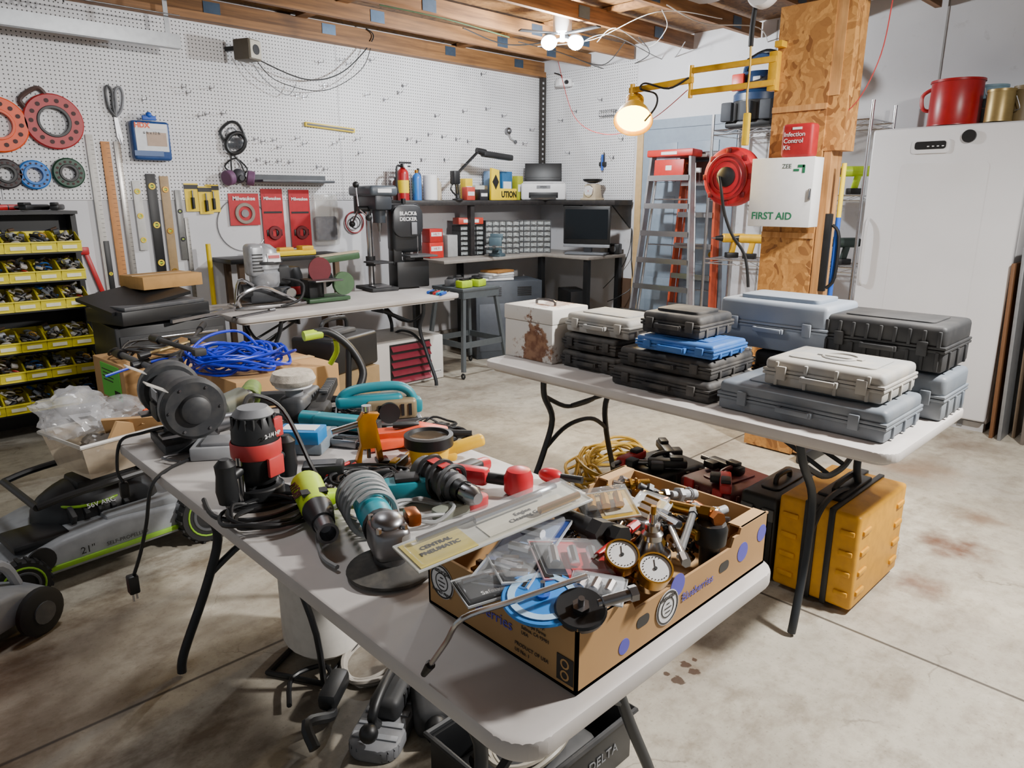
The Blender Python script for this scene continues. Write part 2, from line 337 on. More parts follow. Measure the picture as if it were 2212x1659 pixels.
b=B(); b.ann((0,0,.098),.06,.052,.006,GR3); b.box((0,0,.101),(.15,.03,.005),GR3,b=.002); part(T,'embossed_emblem',b)
b=B(); b.box((0,0,.015),(.2,.035,.028),mat('#c22f22',.5),b=.006); b.box((.03,0,.032),(.12,.03,.008),YEL,b=.002); b.cyl((.1,0,.015),(.16,0,.015),.008,STL); solo('rotary_tool','red and yellow hand tool lying behind gray cases','tool',b,(2.74,1.98,Z),70)
# ================= FREEZER =================
T=thing('upright_freezer','tall white upright freezer with recessed handle and control panel','freezer',(5.5,1.475,0),-90)
FW=mat('#e0e0e2',.3,n=.1,s=3); w=.9
b=B(); b.box((0,.04,.99),(w,.5,1.88),FW,b=.01); b.box((0,-.2,.03),(w-.02,.06,.06),mat('#c4c4c4',.5)); part(T,'cabinet_body',b)
b=B(); b.box((0,-.255,1.0),(w,.07,1.84),FW,b=.014,seg=3); b.pri([(p[0]-.0,p[1]+1.05) for p in rr(.5,1.3,.03)],-.2925,-.289,FW,'y'); D=part(T,'freezer_door',b)
b=B(); b.tube([(-.41,-.29,.9),(-.41,-.318,.94),(-.41,-.322,1.1),(-.41,-.318,1.3),(-.41,-.29,1.35)],.009,FW,10,4); part(D,'handle',b)
b=B(); b.pri([(p[0]-.09,p[1]+1.80) for p in rr(.22,.085,.02)],-.300,-.288,FW,'y'); b.pri([(p[0]-.09,p[1]+1.807) for p in rr(.18,.048,.015)],-.303,-.298,BLK,'y')
for i in range(4): b.box((-.10+.028*i,-.305,1.80),(.012,.003,.006),WHT)
part(D,'control_panel',b)
b=B(); b.cyl((.12,-.29,1.85),(.12,-.31,1.85),.038,BLK,n=28); part(D,'thermometer_knob',b)
b=B()
for i in range(12): b.box((-.3+.055*i,-.235,.045),(.03,.004,.05),GRY)
part(T,'kick_grille',b)
for x in (-.3,.3):
    for y in (-.15,.2): b=B(); b.cyl((x,y,0),(x,y,.05),.02,BLK); part(T,'foot',b)
for i,(y,c,x) in enumerate(((.97,mat('#6f4a2c',.6),5.45),(.92,mat('#8b8d90',.5,.5),5.4),(.87,mat('#7b6a58',.7),5.5),(.80,mat('#6a625c',.7),5.35))):
    b=B(); b.box((0,0,.55+.05*i),(.55-.06*i,.02,1.1+.1*i),c,b=.003); solo('leaning_board','tall board leaning beside the white freezer','board',b,(x,y,.0),rot=(-2,0,0),group='boards beside the freezer')
FT=1.935
def can(u,v,x,r,h,m,name,label,cat_,lid=None,z=FT,handle=True):
    p=px(u,v,x); T=thing(name,label,cat_,(x,p.y,z)); b=B(); b.lathe([(0,0),(r,0),(r,.006),(r*.985,.01),(r*.985,h-.01),(r,h-.006),(r,h),(0,h)],m,n=28); part(T,'can_body',b)
    b=B(); b.lathe([(0,h),(r*.9,h),(r*.92,h+.006),(r*1.03,h+.006),(r*1.04,h-.008),(r,h-.008)],lid or m,n=28); part(T,'lid',b)
    if handle: b=B(); b.tube([(0,-r-.004,h*.8),(-.0,-r-.03,h*.4),(0,-r-.004,h*.35)],.003,STL,6,4); part(T,'wire_handle',b)
    return T
T=can(2060,250,5.45,.15,.27,mat('#a3161c',.35),'safety_gas_can','red metal can with lid on top of the freezer','can')
b=B(); b.tube([(0,.14,.1),(0,.19,.12),(0,.2,.2),(0,.14,.24)],.012,RED,8,4); part(T,'side_grip',b)
can(2135,250,5.62,.09,.24,mat('#8fb3c4',.5),'paint_can','pale blue paint can on top of the freezer','can')
can(2155,258,5.36,.075,.18,mat('#a08a58',.4,.6),'paint_can','brassy metal can on top of the freezer','can')
can(2205,258,5.45,.06,.2,mat('#7a6a4a',.5),'paint_can','brown can on top of the freezer','can')
# ================= SUPPORT POST =================
T=thing('support_post','square column wrapped in strand board and lumber','column',(4.035,1.86,0))
b=B(); b.box((0,0,1.24),(.17,.30,2.46),M_osb); part(T,'strand_board_wrap',b)
b=B(); b.box((0,-.175,1.12),(.14,.04,2.2),M_lum); part(T,'lumber_edge',b)
b=B(); b.box((0,-.2,2.1),(.15,.10,.75),M_osb); b.box((-.055,-.175,2.25),(.05,.06,.5),M_lum); part(T,'upper_brace',b)
for z in (.55,1.28,1.95): b=B(); b.box((-.088,0,z),(.012,.298,.03),M_lum); part(T,'cleat',b)
T=thing('first_aid_cabinet','white steel first aid cabinet mounted on the post','cabinet',(3.87,1.855,1.33),-90)
b=B(); b.box((0,.0,.18),(.35,.10,.36),WHT,b=.004); part(T,'cabinet_body',b)
b=B(); b.box((0,-.055,.18),(.352,.014,.362),WHT,b=.004); D=part(T,'cabinet_door',b)
GRN=mat('#1d6b4a',.5,n=0); txt(D,'FIRST AID',.054,(-.155,-.063,.055),GRN,al='LEFT',bold=.001); txt(D,'ZEE',.032,(.0,-.063,.315),mat('#3a4a44',.5,n=0),al='LEFT')
b=B(); b.box((.105,-.063,.315),(.035,.002,.014),GRN); b.box((.12,-.063,.30),(.014,.002,.04),GRN); b.box((.08,-.063,.295),(.03,.002,.012),GRN); part(D,'cross_emblem',b)
b=B(); b.box((.165,-.066,.17),(.012,.012,.06),CHR,b=.003); part(D,'door_latch',b)
T=thing('first_aid_pouch','small red fabric infection control pouch on top of the cabinet','pouch',(3.87,1.80,1.692),-90)
b=B(); b.box((0,0,.085),(.17,.085,.17),mat('#a3141c',.6,n=.4),b=.018,seg=3); part(T,'pouch_body',b)
for i,s in enumerate(('Infection','Control','Kit')): txt(T,s,.033,(-.07,-.045,.115-.033*i),WHT,al='LEFT')
b=B(); b.box((0,-.044,.145),(.05,.003,.012),WHT); part(T,'label_patch',b)
T=thing('hose_reel','round red air hose reel mounted beside the post','hose reel',(3.9,2.2,1.60),-90)
RR=mat('#c4202c',.4)
b=B(); b.lathe([(0,-.06),(.10,-.06),(.155,-.045),(.165,-.03),(.165,.04),(.15,.055),(0,.055)],RR,(0,0,0),(0,1,0),40); part(T,'reel_case',b)
b=B(); b.ann((0,-.055,0),.13,.115,.012,mat('#8f1620',.4),(0,-1,0)); b.ann((0,-.055,0),.095,.088,.01,mat('#8f1620',.4),(0,-1,0))
for i in range(8): a=i*pi/4; b.box((.143*math.cos(a),-.052,.143*math.sin(a)),(.03,.006,.03),mat('#8f1620',.4),b=.002)
part(T,'reel_rim',b)
b=B(); b.lathe([(0,0),(.055,0),(.055,.02),(.035,.03),(0,.03)],BLK,(0,-.056,0),(0,-1,0),24); part(T,'hub',b)
b=B(); b.tube([(-.03,-.09,-.0),(.0,-.11,-.07),(.02,-.09,-.2),(.06,-.06,-.32),(.13,-.04,-.42),(.16,-.04,-.5),(.18,-.04,-.62)],.009,BLK,8,6); part(T,'hose',b)
b=B(); b.box((.0,.09,0),(.06,.07,.2),RR,b=.006); b.box((.1,.11,.0),(.2,.03,.05),BLK); part(T,'bracket',b)
T=thing('push_broom','blue broom handle with yellow end standing by the post','broom',(4.0,1.605,0))
b=B(); b.cyl((0,0,.05),(.0,.0,1.38),.013,BLU); part(T,'handle',b)
b=B(); b.cyl((0,0,1.38),(0,0,1.66),.012,YEL); part(T,'handle_grip',b)
b=B(); b.box((0,0,.04),(.3,.06,.08),BLK,b=.01); part(T,'broom_head',b)
b=B(); b.box((0,0,.21),(.03,.05,.42),BLK,b=.005); b.tube([(0,-.03,.02),(0,-.07,.08),(0,-.07,.3),(0,-.03,.36)],.009,BLK,8,4); solo('hand_saw','black handled tool hanging on the post','tool',b,(3.985,1.655,.98))
# yellow swing arm lamp
T=thing('swing_arm_lamp','yellow articulated swing arm with round work lamp on the post','lamp',(3.93,2.02,2.15))
YA_=mat('#d9a514',.4,n=.3)
b=B(); b.box((0,-.01,0),(.05,.05,.2),YA_,b=.004); b.box((-.02,.24,.06),(.022,.54,.032),YA_,b=.003); b.box((-.02,.24,-.06),(.022,.54,.032),YA_,b=.003); b.cyl((-.02,.50,-.09),(-.02,.50,.09),.014,YA_); b.box((-.01,-.04,.13),(.06,.04,.03),YA_); part(T,'upper_arm',b)
b=B(); b.box((-.03,.71,-.0),(.025,.46,.034),YA_,b=.003,r=(-2,0,0)); b.cyl((-.03,.92,-.05),(-.03,.92,.03),.016,YA_); part(T,'fore_arm',b)
b=B(); b.tube([(-.045,.5,.02),(-.07,.62,-.03),(-.06,.8,.02),(-.05,.84,-.01),(-.06,.72,-.05),(-.05,.72,-.12),(-.05,.80,-.2)],.006,BLK,6,5); part(T,'lamp_cord',b)
b=B(); ax=V((-.55,-.38,-.74)).normalized(); c=V((-.03,.90,-.11))
b.tube([(-.03,.92,-.03),(-.03,.95,-.06),c+V((0,.03,.02))],.006,YA_,6,3)
b.lathe([(0,-.07),(.035,-.07),(.045,-.03),(.062,.0),(.10,.06),(.118,.115),(.123,.12),(.116,.115),(.096,.06),(.05,.01),(0,.005)],YA_,c,ax,28)
for i in range(5): b.ann(c+ax*(-.07+i*.014),.058,.03,.004,YA_,ax,24,.001)
L_=part(T,'lamp_shade',b)
b=B(); b.lathe([(0,.115),(.06,.110),(.105,.098),(.104,.09),(0,.08)],mat('#ffcc55',.3,em=26,n=0),c,ax,24); part(L_,'bulb',b)
lampW=V((3.93,2.02,2.15))+c+ax*.22
T=thing('cord_reel','white retractable cord reel with black plug under the ceiling','cord reel',(3.8,2.04,2.53),-90)
b=B(); b.lathe([(0,-.04),(.075,-.04),(.085,-.02),(.085,.02),(.075,.04),(0,.04)],WHT,(0,0,.0),(0,1,0),28); b.box((0,0,.14),(.04,.03,.14),WHT); part(T,'reel_case',b)
b=B(); b.tube([(-.04,0,-.06),(-.05,0,-.16),(-.05,0,-.26)],.014,BLK,8,3); b.tube([(-.05,0,-.24),(-.05,.01,-.38),(-.06,.02,-.5),(-.05,.02,-.6)],.006,mat('#c9a020',.5),6,4); part(T,'power_cord',b)
b=B(); b.box((-.05,.02,-.68),(.035,.03,.17),mat('#d9b520',.5),b=.006); part(T,'outlet_block',b)
# ================= WIRE RACK =================
T=thing('wire_shelving_unit','chrome wire shelving unit beside the freezer','shelving',(5.48,2.57,0),-90)
for x in (-.6,.6):
    for y in (-.21,.21): b=B(); b.cyl((x,y,0),(x,y,2.12),.0125,CHR,n=10); part(T,'post',b)
SHZ=(.35,1.0,1.5,2.0)
for z in SHZ:
    b=B()
    for y in (-.21,.21):
        b.cyl((-.6,y,z),(.6,y,z),.005,CHR,n=6); b.cyl((-.6,y,z-.035),(.6,y,z-.035),.004,CHR,n=6)
        b.tube([(-.6+.1*i,y,z-(.035 if i%2 else 0)) for i in range(13)],.0025,CHR,4)
    for x in (-.6,.6): b.cyl((x,-.21,z),(x,.21,z),.005,CHR,n=6); b.cyl((x,-.21,z-.035),(x,.21,z-.035),.004,CHR,n=6)
    for i in range(41): b.cyl((-.59+i*.0295,-.21,z+.003),(-.59+i*.0295,.21,z+.003),.0022,CHR,n=4)
    part(T,'wire_shelf',b)
T=thing('shop_vacuum','blue and black wet dry shop vacuum on the top shelf','vacuum',(5.47,2.90,2.008),-90)
VB=mat('#1b3558',.4)
b=B(); b.lathe([(0,.03),(.14,.03),(.19,.06),(.19,.2),(0,.2)],BLK,n=28); b.box((0,0,.03),(.38,.34,.05),BLK,b=.015); part(T,'tank',b)
b=B(); b.lathe([(0,.2),(.195,.2),(.195,.25),(.17,.28),(.165,.36),(.13,.41),(0,.43)],VB,n=28); part(T,'motor_head',b)
b=B(); b.tube([(-.13,0,.38),(-.12,0,.47),(-.0,0,.53),(.12,0,.47),(.13,0,.38)],.022,VB,8,4); part(T,'handle',b)
b=B(); b.tube([(.0,-.18,.30),(.14,-.2,.32),(.19,-.12,.40),(.14,-.0,.5),(-.0,.05,.56),(-.12,0,.5)],.026,BLK,10,5); part(T,'hose',b)
b=B(); b.box((-.09,-.18,.33),(.10,.03,.12),mat('#c8321e',.4),b=.008); b.box((.06,-.175,.33),(.06,.02,.06),LGR,b=.004); part(T,'switch_panel',b)
for x in (-.16,0,.16): b=B(); b.box((x,-.19,.12),(.09,.05,.14),mat('#2b2f36',.7),b=.01); part(T,'accessory_pouch',b)
def cordless(name,label,loc,rz,mc,L=.2,group=None):
    T=thing(name,label,'power tool',loc,rz,group=group)
    b=B(); b.cyl((-L*.5,0,.16),(L*.35,0,.16),.036,mc,n=16,c=.008); b.box((-.02,0,.09),(.045,.035,.11),mc,r=(0,-12,0),b=.01); part(T,'tool_body',b)
    b=B(); b.cyl((L*.35,0,.16),(L*.6,0,.16),.026,BLK,.015); b.cyl((-L*.55,0,.16),(-L*.48,0,.16),.030,BLK); b.cyl((L*.6,0,.16),(L*.75,0,.16),.006,STL); part(T,'chuck',b)
    b=B(); b.box((-.01,0,.022),(.10,.065,.044),BLK,b=.006); part(T,'battery',b)
    return T
for k,(y,z,mc,lb) in enumerate(((2.28,1.508,LIME,'lime green cordless tool on the wire shelf'),(2.10,1.508,LIME,'lime green cordless tool on the wire shelf'),(3.02,1.008,TOOLY,'yellow and black cordless drill on the wire shelf'),(2.86,1.008,TOOLY,'yellow and black cordless drill on the wire shelf'),(2.3,1.008,mat('#1c4f73',.5),'blue cordless tool on the wire shelf'),(2.12,1.008,mat('#2a3a35',.5),'dark cordless tool on the wire shelf'),(2.9,.358,TOOLY,'yellow and black power saw on the low wire shelf'),(2.2,.358,BLK,'black power tool on the low wire shelf'))):
    cordless('cordless_drill',lb,(5.42,y,z),100+20*(k%3),mc,.22)
for k,(y,z) in enumerate(((2.62,1.008),(2.45,1.508),(2.6,.358),(3.0,1.508))):
    b=B(); b.box((0,0,.06),(.16,.2,.12),(BLK,DGR,RED,BLK)[k],b=.01); b.box((0,0,.125),(.1,.05,.01),GRY,b=.002); b.tube([(0,-.06,.12),(0,-.05,.16),(0,.05,.16),(0,.06,.12)],.007,BLK,6,3); solo('battery_charger_box','dark boxy battery charger on the wire shelf','charger',b,(5.47,y,z),0)
# ================= LADDERS =================
def ladder(loc,rz,h,rm,cap,label,rotx=0,n=6,wb=.56,wt=.36):
    T=thing('step_ladder',label,'ladder',loc,rot=(rotx,0,rz))
    b=B()
    for s in (-1,1):
        b.add([(s*wb/2-.0,-.03,0),(s*wb/2,.04,0),(s*(wb/2-.022),.04,0),(s*(wb/2-.022),-.03,0),(s*wt/2,-.03,h),(s*wt/2,.04,h),(s*(wt/2-.022),.04,h),(s*(wt/2-.022),-.03,h)],[[0,1,2,3],[4,5,6,7],[0,1,5,4],[1,2,6,5],[2,3,7,6],[3,0,4,7]],rm)
    part(T,'side_rails',b)
    for i in range(n):
        z=h*(i+1)/(n+.7); w=wb+(wt-wb)*z/h; b=B(); b.box((0,0,z),(w-.03,.085,.012),CHR); b.box((0,-.04,z-.02),(w-.03,.006,.04),CHR); part(T,'step',b)
    b=B()
    for s in (-1,1): b.tube([(s*wb*.47,.09,.02),(s*wt*.45,.07,h*.97)],.012,rm,6)
    for i in range(4): z=h*(i+.7)/4.6; w=wb+(wt-wb)*z/h; b.cyl((-w*.46,.085,z),(w*.46,.085,z),.008,CHR,n=8)
    part(T,'rear_frame',b)
    b=B(); b.box((0,.03,h+.025),(wt+.05,.16,.06),cap,b=.012); b.box((0,-.052,h+.022),(.16,.004,.025),WHT); part(T,'top_cap',b)
    b=B(); b.box((0,-.035,h-.12),(wt-.12,.01,.18),cap,b=.004); b.box((0,-.041,h-.1),(.06,.003,.04),WHT); part(T,'warning_label',b)
    return T
ladder((5.42,3.70,0),-90,1.84,mat('#b9bcc0',.35,.7),mat('#c22a22',.45),'aluminum step ladder with red cap leaning at the gray door',rotx=-3,n=7,wb=.72,wt=.42)
ladder((5.64,3.52,0),-90,1.82,mat('#c2502c',.5),mat('#3a1a16',.5),'orange fiberglass step ladder leaning by the door',rotx=-2,n=6,wb=.5,wt=.34)
# ================= CORNER DESK & SHELF =================
SH=mat('#211f20',.5,n=.3,h2='#4a4440'); DK=mat('#8d8780',.55,n=.3)
T=thing('corner_desk','gray topped L-shaped workbench in the garage corner','workbench',(0,0,0))
b=B(); b.pri([(3.95,5.5),(5.77,5.5),(5.77,4.35),(5.2,4.35),(5.2,4.95),(3.95,4.95)],.92,.95,DK,'z',b=.004); part(T,'desk_top',b)
for (x,y) in ((4.0,5.45),(5.24,4.4),(5.72,4.4),(5.24,5.0),(4.55,5.45),(5.72,5.45)):
    b=B(); b.box((x,y,.46),(.05,.05,.92),BLK); part(T,'leg',b)
T=thing('storage_shelf','long black L-shaped shelf above the workbench','shelf',(0,0,0))
b=B(); b.pri([(3.72,5.53),(5.78,5.53),(5.78,4.30),(5.5,4.30),(5.5,5.2),(3.72,5.2)],1.42,1.465,SH,'z',b=.003); part(T,'shelf_board',b)
for x in (3.76,4.52): b=B(); b.box((x,5.24,1.185),(.05,.05,.47),SH); part(T,'shelf_post',b)
for y in (4.33,4.95): b=B(); b.pri([(5.5,1.42),(5.79,1.42),(5.79,1.2)],y-.01,y+.01,SH,'y'); part(T,'bracket',b)
S=1.467
def shp(u,y=5.36): return py(u,430,y).x
def bottle(x,y,z,r,h,m,name,label,cat_,capm=BLK,ring=None):
    T=thing(name,label,cat_,(x,y,z)); b=B(); b.lathe([(0,0),(r,0),(r,h*.72),(r*.9,h*.8),(r*.4,h*.88),(r*.35,h*.9),(0,h*.9)],m,n=20); part(T,'bottle_body',b)
    b=B(); b.lathe([(0,h*.9),(r*.4,h*.9),(r*.4,h),(0,h)],capm,n=12); part(T,'cap',b)
    if ring: b=B(); b.lathe([(r*1.01,h*.2),(r*1.01,h*.55)],ring,n=20); part(T,'paper_label',b)
    return T
T=bottle(shp(872),5.36,S,.052,.31,mat('#a5171d',.35),'fire_extinguisher','red fire extinguisher standing on the black shelf','fire extinguisher',ring=YEL)
b=B(); b.box((.03,0,.32),(.12,.02,.015),BLK); b.box((.03,0,.29),(.1,.02,.012),BLK); b.tube([(-.02,0,.29),(-.08,-.03,.28),(-.09,-.03,.15),(-.08,-.03,.06)],.010,BLK,8,4); b.cyl((0,-.03,.29),(0,-.05,.29),.018,WHT); part(T,'valve_and_hose',b)
bottle(shp(897),5.33,S,.042,.26,mat('#2a6fc0',.35),'torch_cylinder','slim blue propane torch cylinder on the shelf','gas cylinder',BRS)
bottle(shp(856,5.45),5.45,S,.03,.2,mat('#5a2a20',.4),'spray_bottle','small brown bottle on the black shelf','bottle')
bottle(shp(905,5.44),5.44,S,.03,.28,mat('#223a66',.4),'spray_can','blue aerosol can on the shelf','spray can')
T=thing('paper_towel_roll','white paper towel roll standing on the shelf','paper towel',(shp(930),5.36,S)); b=B(); b.ann((0,0,0),.065,.02,.22,WHT); part(T,'paper',b); b=B(); b.ann((0,0,-.0),.021,.017,.222,CARD); part(T,'core',b)
bottle(shp(952),5.40,S,.035,.2,TAN,'jar','tan jar beside the paper towel roll','jar',TAN)
lx=shp(968)
T=thing('desk_lamp','black swing arm lamp clamped to the shelf','lamp',(lx,5.22,S))
b=B(); b.lathe([(0,0),(.05,0),(.05,.01),(.02,.02),(.012,.06),(0,.06)],BLK,(0,0,0)); part(T,'base',b)
b=B()
for s in (-.015,.015): b.tube([(0,s,.05),(-.02,s,.22),(.26,s,.44)],.007,BLK,6)
b.sph((-.02,0,.22),.024,BLK); b.sph((.26,0,.44),.02,BLK)
b.tube([(-.02+.28*i/40,.0+.014*math.cos(i*1.6),.22+.22*i/40+.014*math.sin(i*1.6)) for i in range(41)],.004,BLK,5)
part(T,'arm',b)
b=B(); b.cyl((.24,0,.45),(.34,0,.43),.025,BLK,.035); b.box((.50,0,.41),(.38,.07,.055),BLK,r=(0,4,0),b=.014); part(T,'lamp_shade',b)
b=B(); b.box((-.035,-.01,.20),(.07,.07,.12),BLK,b=.01); b.tube([(-.02,0,.18),(-.08,0,.1),(.0,.0,.03)],.008,BLK,6,3); part(T,'spring_joint',b)
T=thing('caution_sign','folded yellow caution floor sign on the shelf','sign',(shp(1078,5.28),5.26,S))
b=B(); b.box((.05,0,.055),(.32,.03,.11),YEL,b=.004); b.pri([(-.14,0),(-.02,0),(-.03,.28),(-.13,.30)],-.02,.01,YEL,'y',b=.003); b.pri([(-.125,.17),(-.08,.24),(-.04,.17),(-.08,.10)],-.024,-.02,BLK,'y'); part(T,'sign_board',b)
txt(T,'UTION',.08,(.205,-.018,.052),BLK,bold=.003,al='RIGHT',sx=.82)
for k,(u,w,h,m,y,z) in enumerate(((1008,.09,.2,YEL,5.4,S),(1035,.16,.14,mat('#c7c9c2',.5),5.44,S),(1060,.12,.28,mat('#7fa0c8',.5),5.46,S),(1090,.14,.28,mat('#2d6a9a',.5),5.46,S),(1012,.1,.12,mat('#c9483a',.5),5.3,S),(1118,.08,.24,mat('#b5b830',.5),5.46,S),(1040,.1,.1,mat('#2a2a2e',.5),5.3,S))):
    b=B(); b.box((0,0,h/2),(w,.08,h),m,b=.004); b.box((0,-.041,h*.5),(w*.8,.003,h*.3),WHT); solo('product_box','small packaged hardware box on the shelf','box',b,(shp(u,y),y,z),0,group='packages on the black shelf')
T=thing('printer','white and black inkjet printer on the corner shelf','printer',(5.54,5.27,S),-45)
b=B(); b.box((0,.0,.085),(.46,.20,.17),WHT,b=.02,seg=3); b.box((0,-.02,.175),(.42,.16,.02),mat('#cfcfd2',.4),b=.005); part(T,'printer_body',b)
b=B(); b.box((0,.04,.27),(.38,.02,.2),BLK,r=(-12,0,0),b=.006); b.box((0,.01,.20),(.36,.05,.05),BLK,b=.006); part(T,'paper_support',b)
b=B(); b.box((0,-.098,.05),(.3,.02,.055),BLK,b=.004); b.box((0,-.12,.03),(.26,.08,.012),BLK); b.box((0,-.103,.13),(.14,.004,.03),GRY); part(T,'output_tray',b)
txt(T,'EPSON',.022,(0,-.108,.13),BLK)
p=px(1283,400,5.62)
T=thing('kitchen_scale','old cream dial scale on the black shelf','scale',(5.6,p.y,S),-90)
b=B(); b.box((0,0,.08),(.17,.12,.15),TAN,b=.02,tap=(.8,.8)); b.box((0,0,.01),(.19,.14,.02),TAN,b=.005); part(T,'scale_body',b)
b=B(); b.cyl((0,-.052,.085),(0,-.064,.082),.055,WHT,n=24); b.ann((0,-.055,.085),.06,.053,.01,CHR,(0,-1,0)); b.box((0,-.067,.1),(.004,.002,.04),RED); part(T,'dial',b)
b=B(); b.lathe([(0,.16),(.03,.16),(.09,.18),(.1,.2),(.095,.2),(.085,.185),(0,.17)],BLK,n=24); part(T,'weighing_pan',b)
def organizer(loc,rz,w,h,nc,nr,label,cm=DGR):
    T=thing('drawer_organizer',label,'organizer',loc,rz); b=B(); d=.16
    b.box((0,d/2-.01,h/2),(w,.01,h),cm)
    for i in range(nc+1): b.box((-w/2+w*i/nc,0,h/2),(.006,d,h),cm)
    for j in range(nr+1): b.box((0,0,h*j/nr+(.003 if j==0 else -.003 if j==nr else 0)),(w+.006,d,.006),cm)
    part(T,'frame',b)
    for i in range(nc):
        for j in range(nr):
            cx=-w/2+w*(i+.5)/nc; cz=h*(j+.5)/nr; b=B(); b.box((cx,-.005,cz),(w/nc-.009,d*.8,h/nr-.012),mat('#9aa0a0',.3,n=.6,h2='#4d4a46',s=40),b=.002); b.box((cx,-.075,cz-h/nr*.2),(w/nc*.35,.012,.006),mat('#b8bcbc',.3)); part(T,'drawer',b)
    return T
organizer((4.93,5.26,.952),-30,.34,.32,5,6,'gray small parts organizer with clear drawers on the bench')
organizer((5.29,5.16,.952),-45,.34,.32,5,6,'gray small parts organizer with clear drawers on the bench')
organizer((4.55,5.32,.952),-10,.26,.28,3,6,'dark parts organizer with small drawers on the bench',BLK)
b=B(); b.box((0,0,.03),(.26,.14,.06),mat('#b93a28',.5),b=.004); b.box((0,-.071,.03),(.16,.003,.03),WHT); solo('product_box','red box on top of the parts organizer','box',b,(4.55,5.32,1.245),-15)
for k,(dx,w,h,c) in enumerate(((0,.16,.14,'#c8271f'),(.0,.15,.12,'#b5221d'),(.19,.12,.2,'#9fa0a0'))):
    z=.952+(.142 if k==1 else 0); T=thing('fastener_box','red cardboard fastener box stacked on the bench' if k<2 else 'gray box on the bench','box',(4.10+dx,5.3,z)); b=B(); b.box((0,0,h/2),(w,.12,h),mat(c,.5),b=.003); part(T,'carton',b)
    if k<2:
        b=B(); b.box((0,-.0615,h*.6),(w*.8,.002,h*.3),WHT); part(T,'paper_label',b); txt(T,'HILTI',.03,(0,-.064,h*.6),RED)
T=thing('bench_vise','blue-gray steel bench vise bolted to the bench','vise',(4.66,5.03,.952),-50); VM=mat('#50646e',.45,.4)
b=B(); b.lathe([(0,0),(.08,0),(.08,.02),(.05,.03),(.045,.07),(0,.07)],VM,n=20); b.box((0,.02,.11),(.07,.16,.08),VM,b=.015); b.box((0,-.03,.18),(.12,.035,.06),VM,b=.006); part(T,'vise_body',b)
b=B(); b.box((0,-.12,.12),(.12,.04,.12),VM,b=.01); b.cyl((0,-.23,.1),(0,.05,.1),.015,STL); part(T,'moving_jaw',b)
b=B(); b.cyl((-.08,-.22,.1),(.08,-.22,.1),.006,CHR); b.sph((-.08,-.22,.1),.01,CHR); b.sph((.08,-.22,.1),.01,CHR); part(T,'turning_bar',b)
T=thing('computer_monitor','black all-in-one computer screen on the bench','monitor',(5.40,4.55,.952),-68)
b=B(); b.box((0,0,.28),(.47,.035,.36),BLK,b=.01); b.box((0,.04,.28),(.3,.05,.2),BLK,b=.02); part(T,'screen_housing',b)
b=B(); b.box((0,-.0185,.29),(.43,.003,.28),GLS); part(T,'screen',b)
b=B(); b.box((0,.02,.012),(.4,.2,.02),mat('#6a6e74',.4),b=.006); b.box((0,.05,.08),(.08,.03,.15),mat('#6a6e74',.4),b=.005); b.box((0,-.0,.085),(.47,.03,.03),mat('#8a8d92',.4),b=.004); part(T,'stand',b)
b=B(); b.box((0,0,.05),(.12,.1,.1),BLK,b=.01); b.cyl((0,-.051,.05),(0,-.056,.05),.03,DGR); solo('desk_speaker','small black speaker on the bench','speaker',b,(5.68,4.42,.952),-70)
b=B(); b.lathe([(0,0),(.05,0),(.045,.15),(.04,.15),(0,.14)],mat('#d6d4cc',.5),n=16); b.tube([(-.03,.0,.14),(-.02,.01,.26)],.004,BLK); b.tube([(.02,.0,.14),(.03,-.01,.24)],.004,RED); solo('pen_cup','white cup of pens beside the screen','cup',b,(5.71,4.56,.952))
b=B(); b.tube([(0,0,.3),(-.05,-.05,.0),(-.02,-.05,-.25),(-.1,.02,-.35),(-.15,.15,-.42)],.005,BLK,6,6); b.tube([(0,0,.3),(-.05,-.02,.1),(-.02,.1,-.1),(-.1,.25,-.3)],.004,BLK,6,6); solo('hanging_cable','loose black cables hanging beside the bench','cable',b,(5.78,4.3,.9))
b=B(); b.coil((0,0,0),.08,.08,3,.006,WHT,seed=3); solo('coiled_cable','white cable coil hanging on the wall','cable',b,(5.76,4.28,.30),rot=(0,-90,0))
b=B(); b.box((0,0,.13),(.14,.015,.30),mat('#5a4434',.7)); solo('outlet_cover','brown board covering an outlet on the white wall','cover plate',b,(5.792,4.36,.43),-90)
T=thing('steel_cabinet','dark gray steel cabinet with vent slots under the bench','cabinet',(4.72,5.02,0),-25)
b=B(); CB=mat('#454b53',.45,.2); b.box((0,0,.365),(.66,.42,.73),CB,b=.008); part(T,'cabinet_body',b)
b=B()
for x in (-.15,.15):
    for i in range(5): b.box((x,-.212,.60+.018*i),(.14,.006,.006),BLK)
part(T,'vent',b)
b=B(); b.box((0,-.212,.30),(.6,.006,.45),mat('#4f555e',.45,.2),b=.002); part(T,'drawer',b)
for k in range(4):
    b=B(); b.box((0,0,.012),(.30-.02*k,.22,.02),(WHT,LGR,WHT,mat('#a0703a',.6))[k],b=.003); solo('magazine','white magazine in a stack on the steel cabinet','magazine',b,(4.62+.01*k,5.02,.732+.023*k),-20+9*k,group='magazines on the cabinet')
b=B(); b.box((0,0,.3),(.2,.42,.6),BLK,b=.01); b.box((0,-.212,.45),(.16,.005,.04),DGR); b.box((0,-.212,.2),(.12,.005,.2),DGR); solo('computer_tower','black computer tower standing under the bench','computer',b,(5.42,4.72,0),-30)
T=thing('tool_stand','splayed gray steel tool stand next to the bench machines','tool stand',(4.0,4.72,0),0); GS=mat('#5d6468',.45,.3)
b=B(); b.box((0,0,.74),(.42,.42,.025),GS,b=.005); b.box((0,-.2,.70),(.4,.01,.06),GS); b.box((-.2,0,.70),(.01,.4,.06),GS); part(T,'top_plate',b)
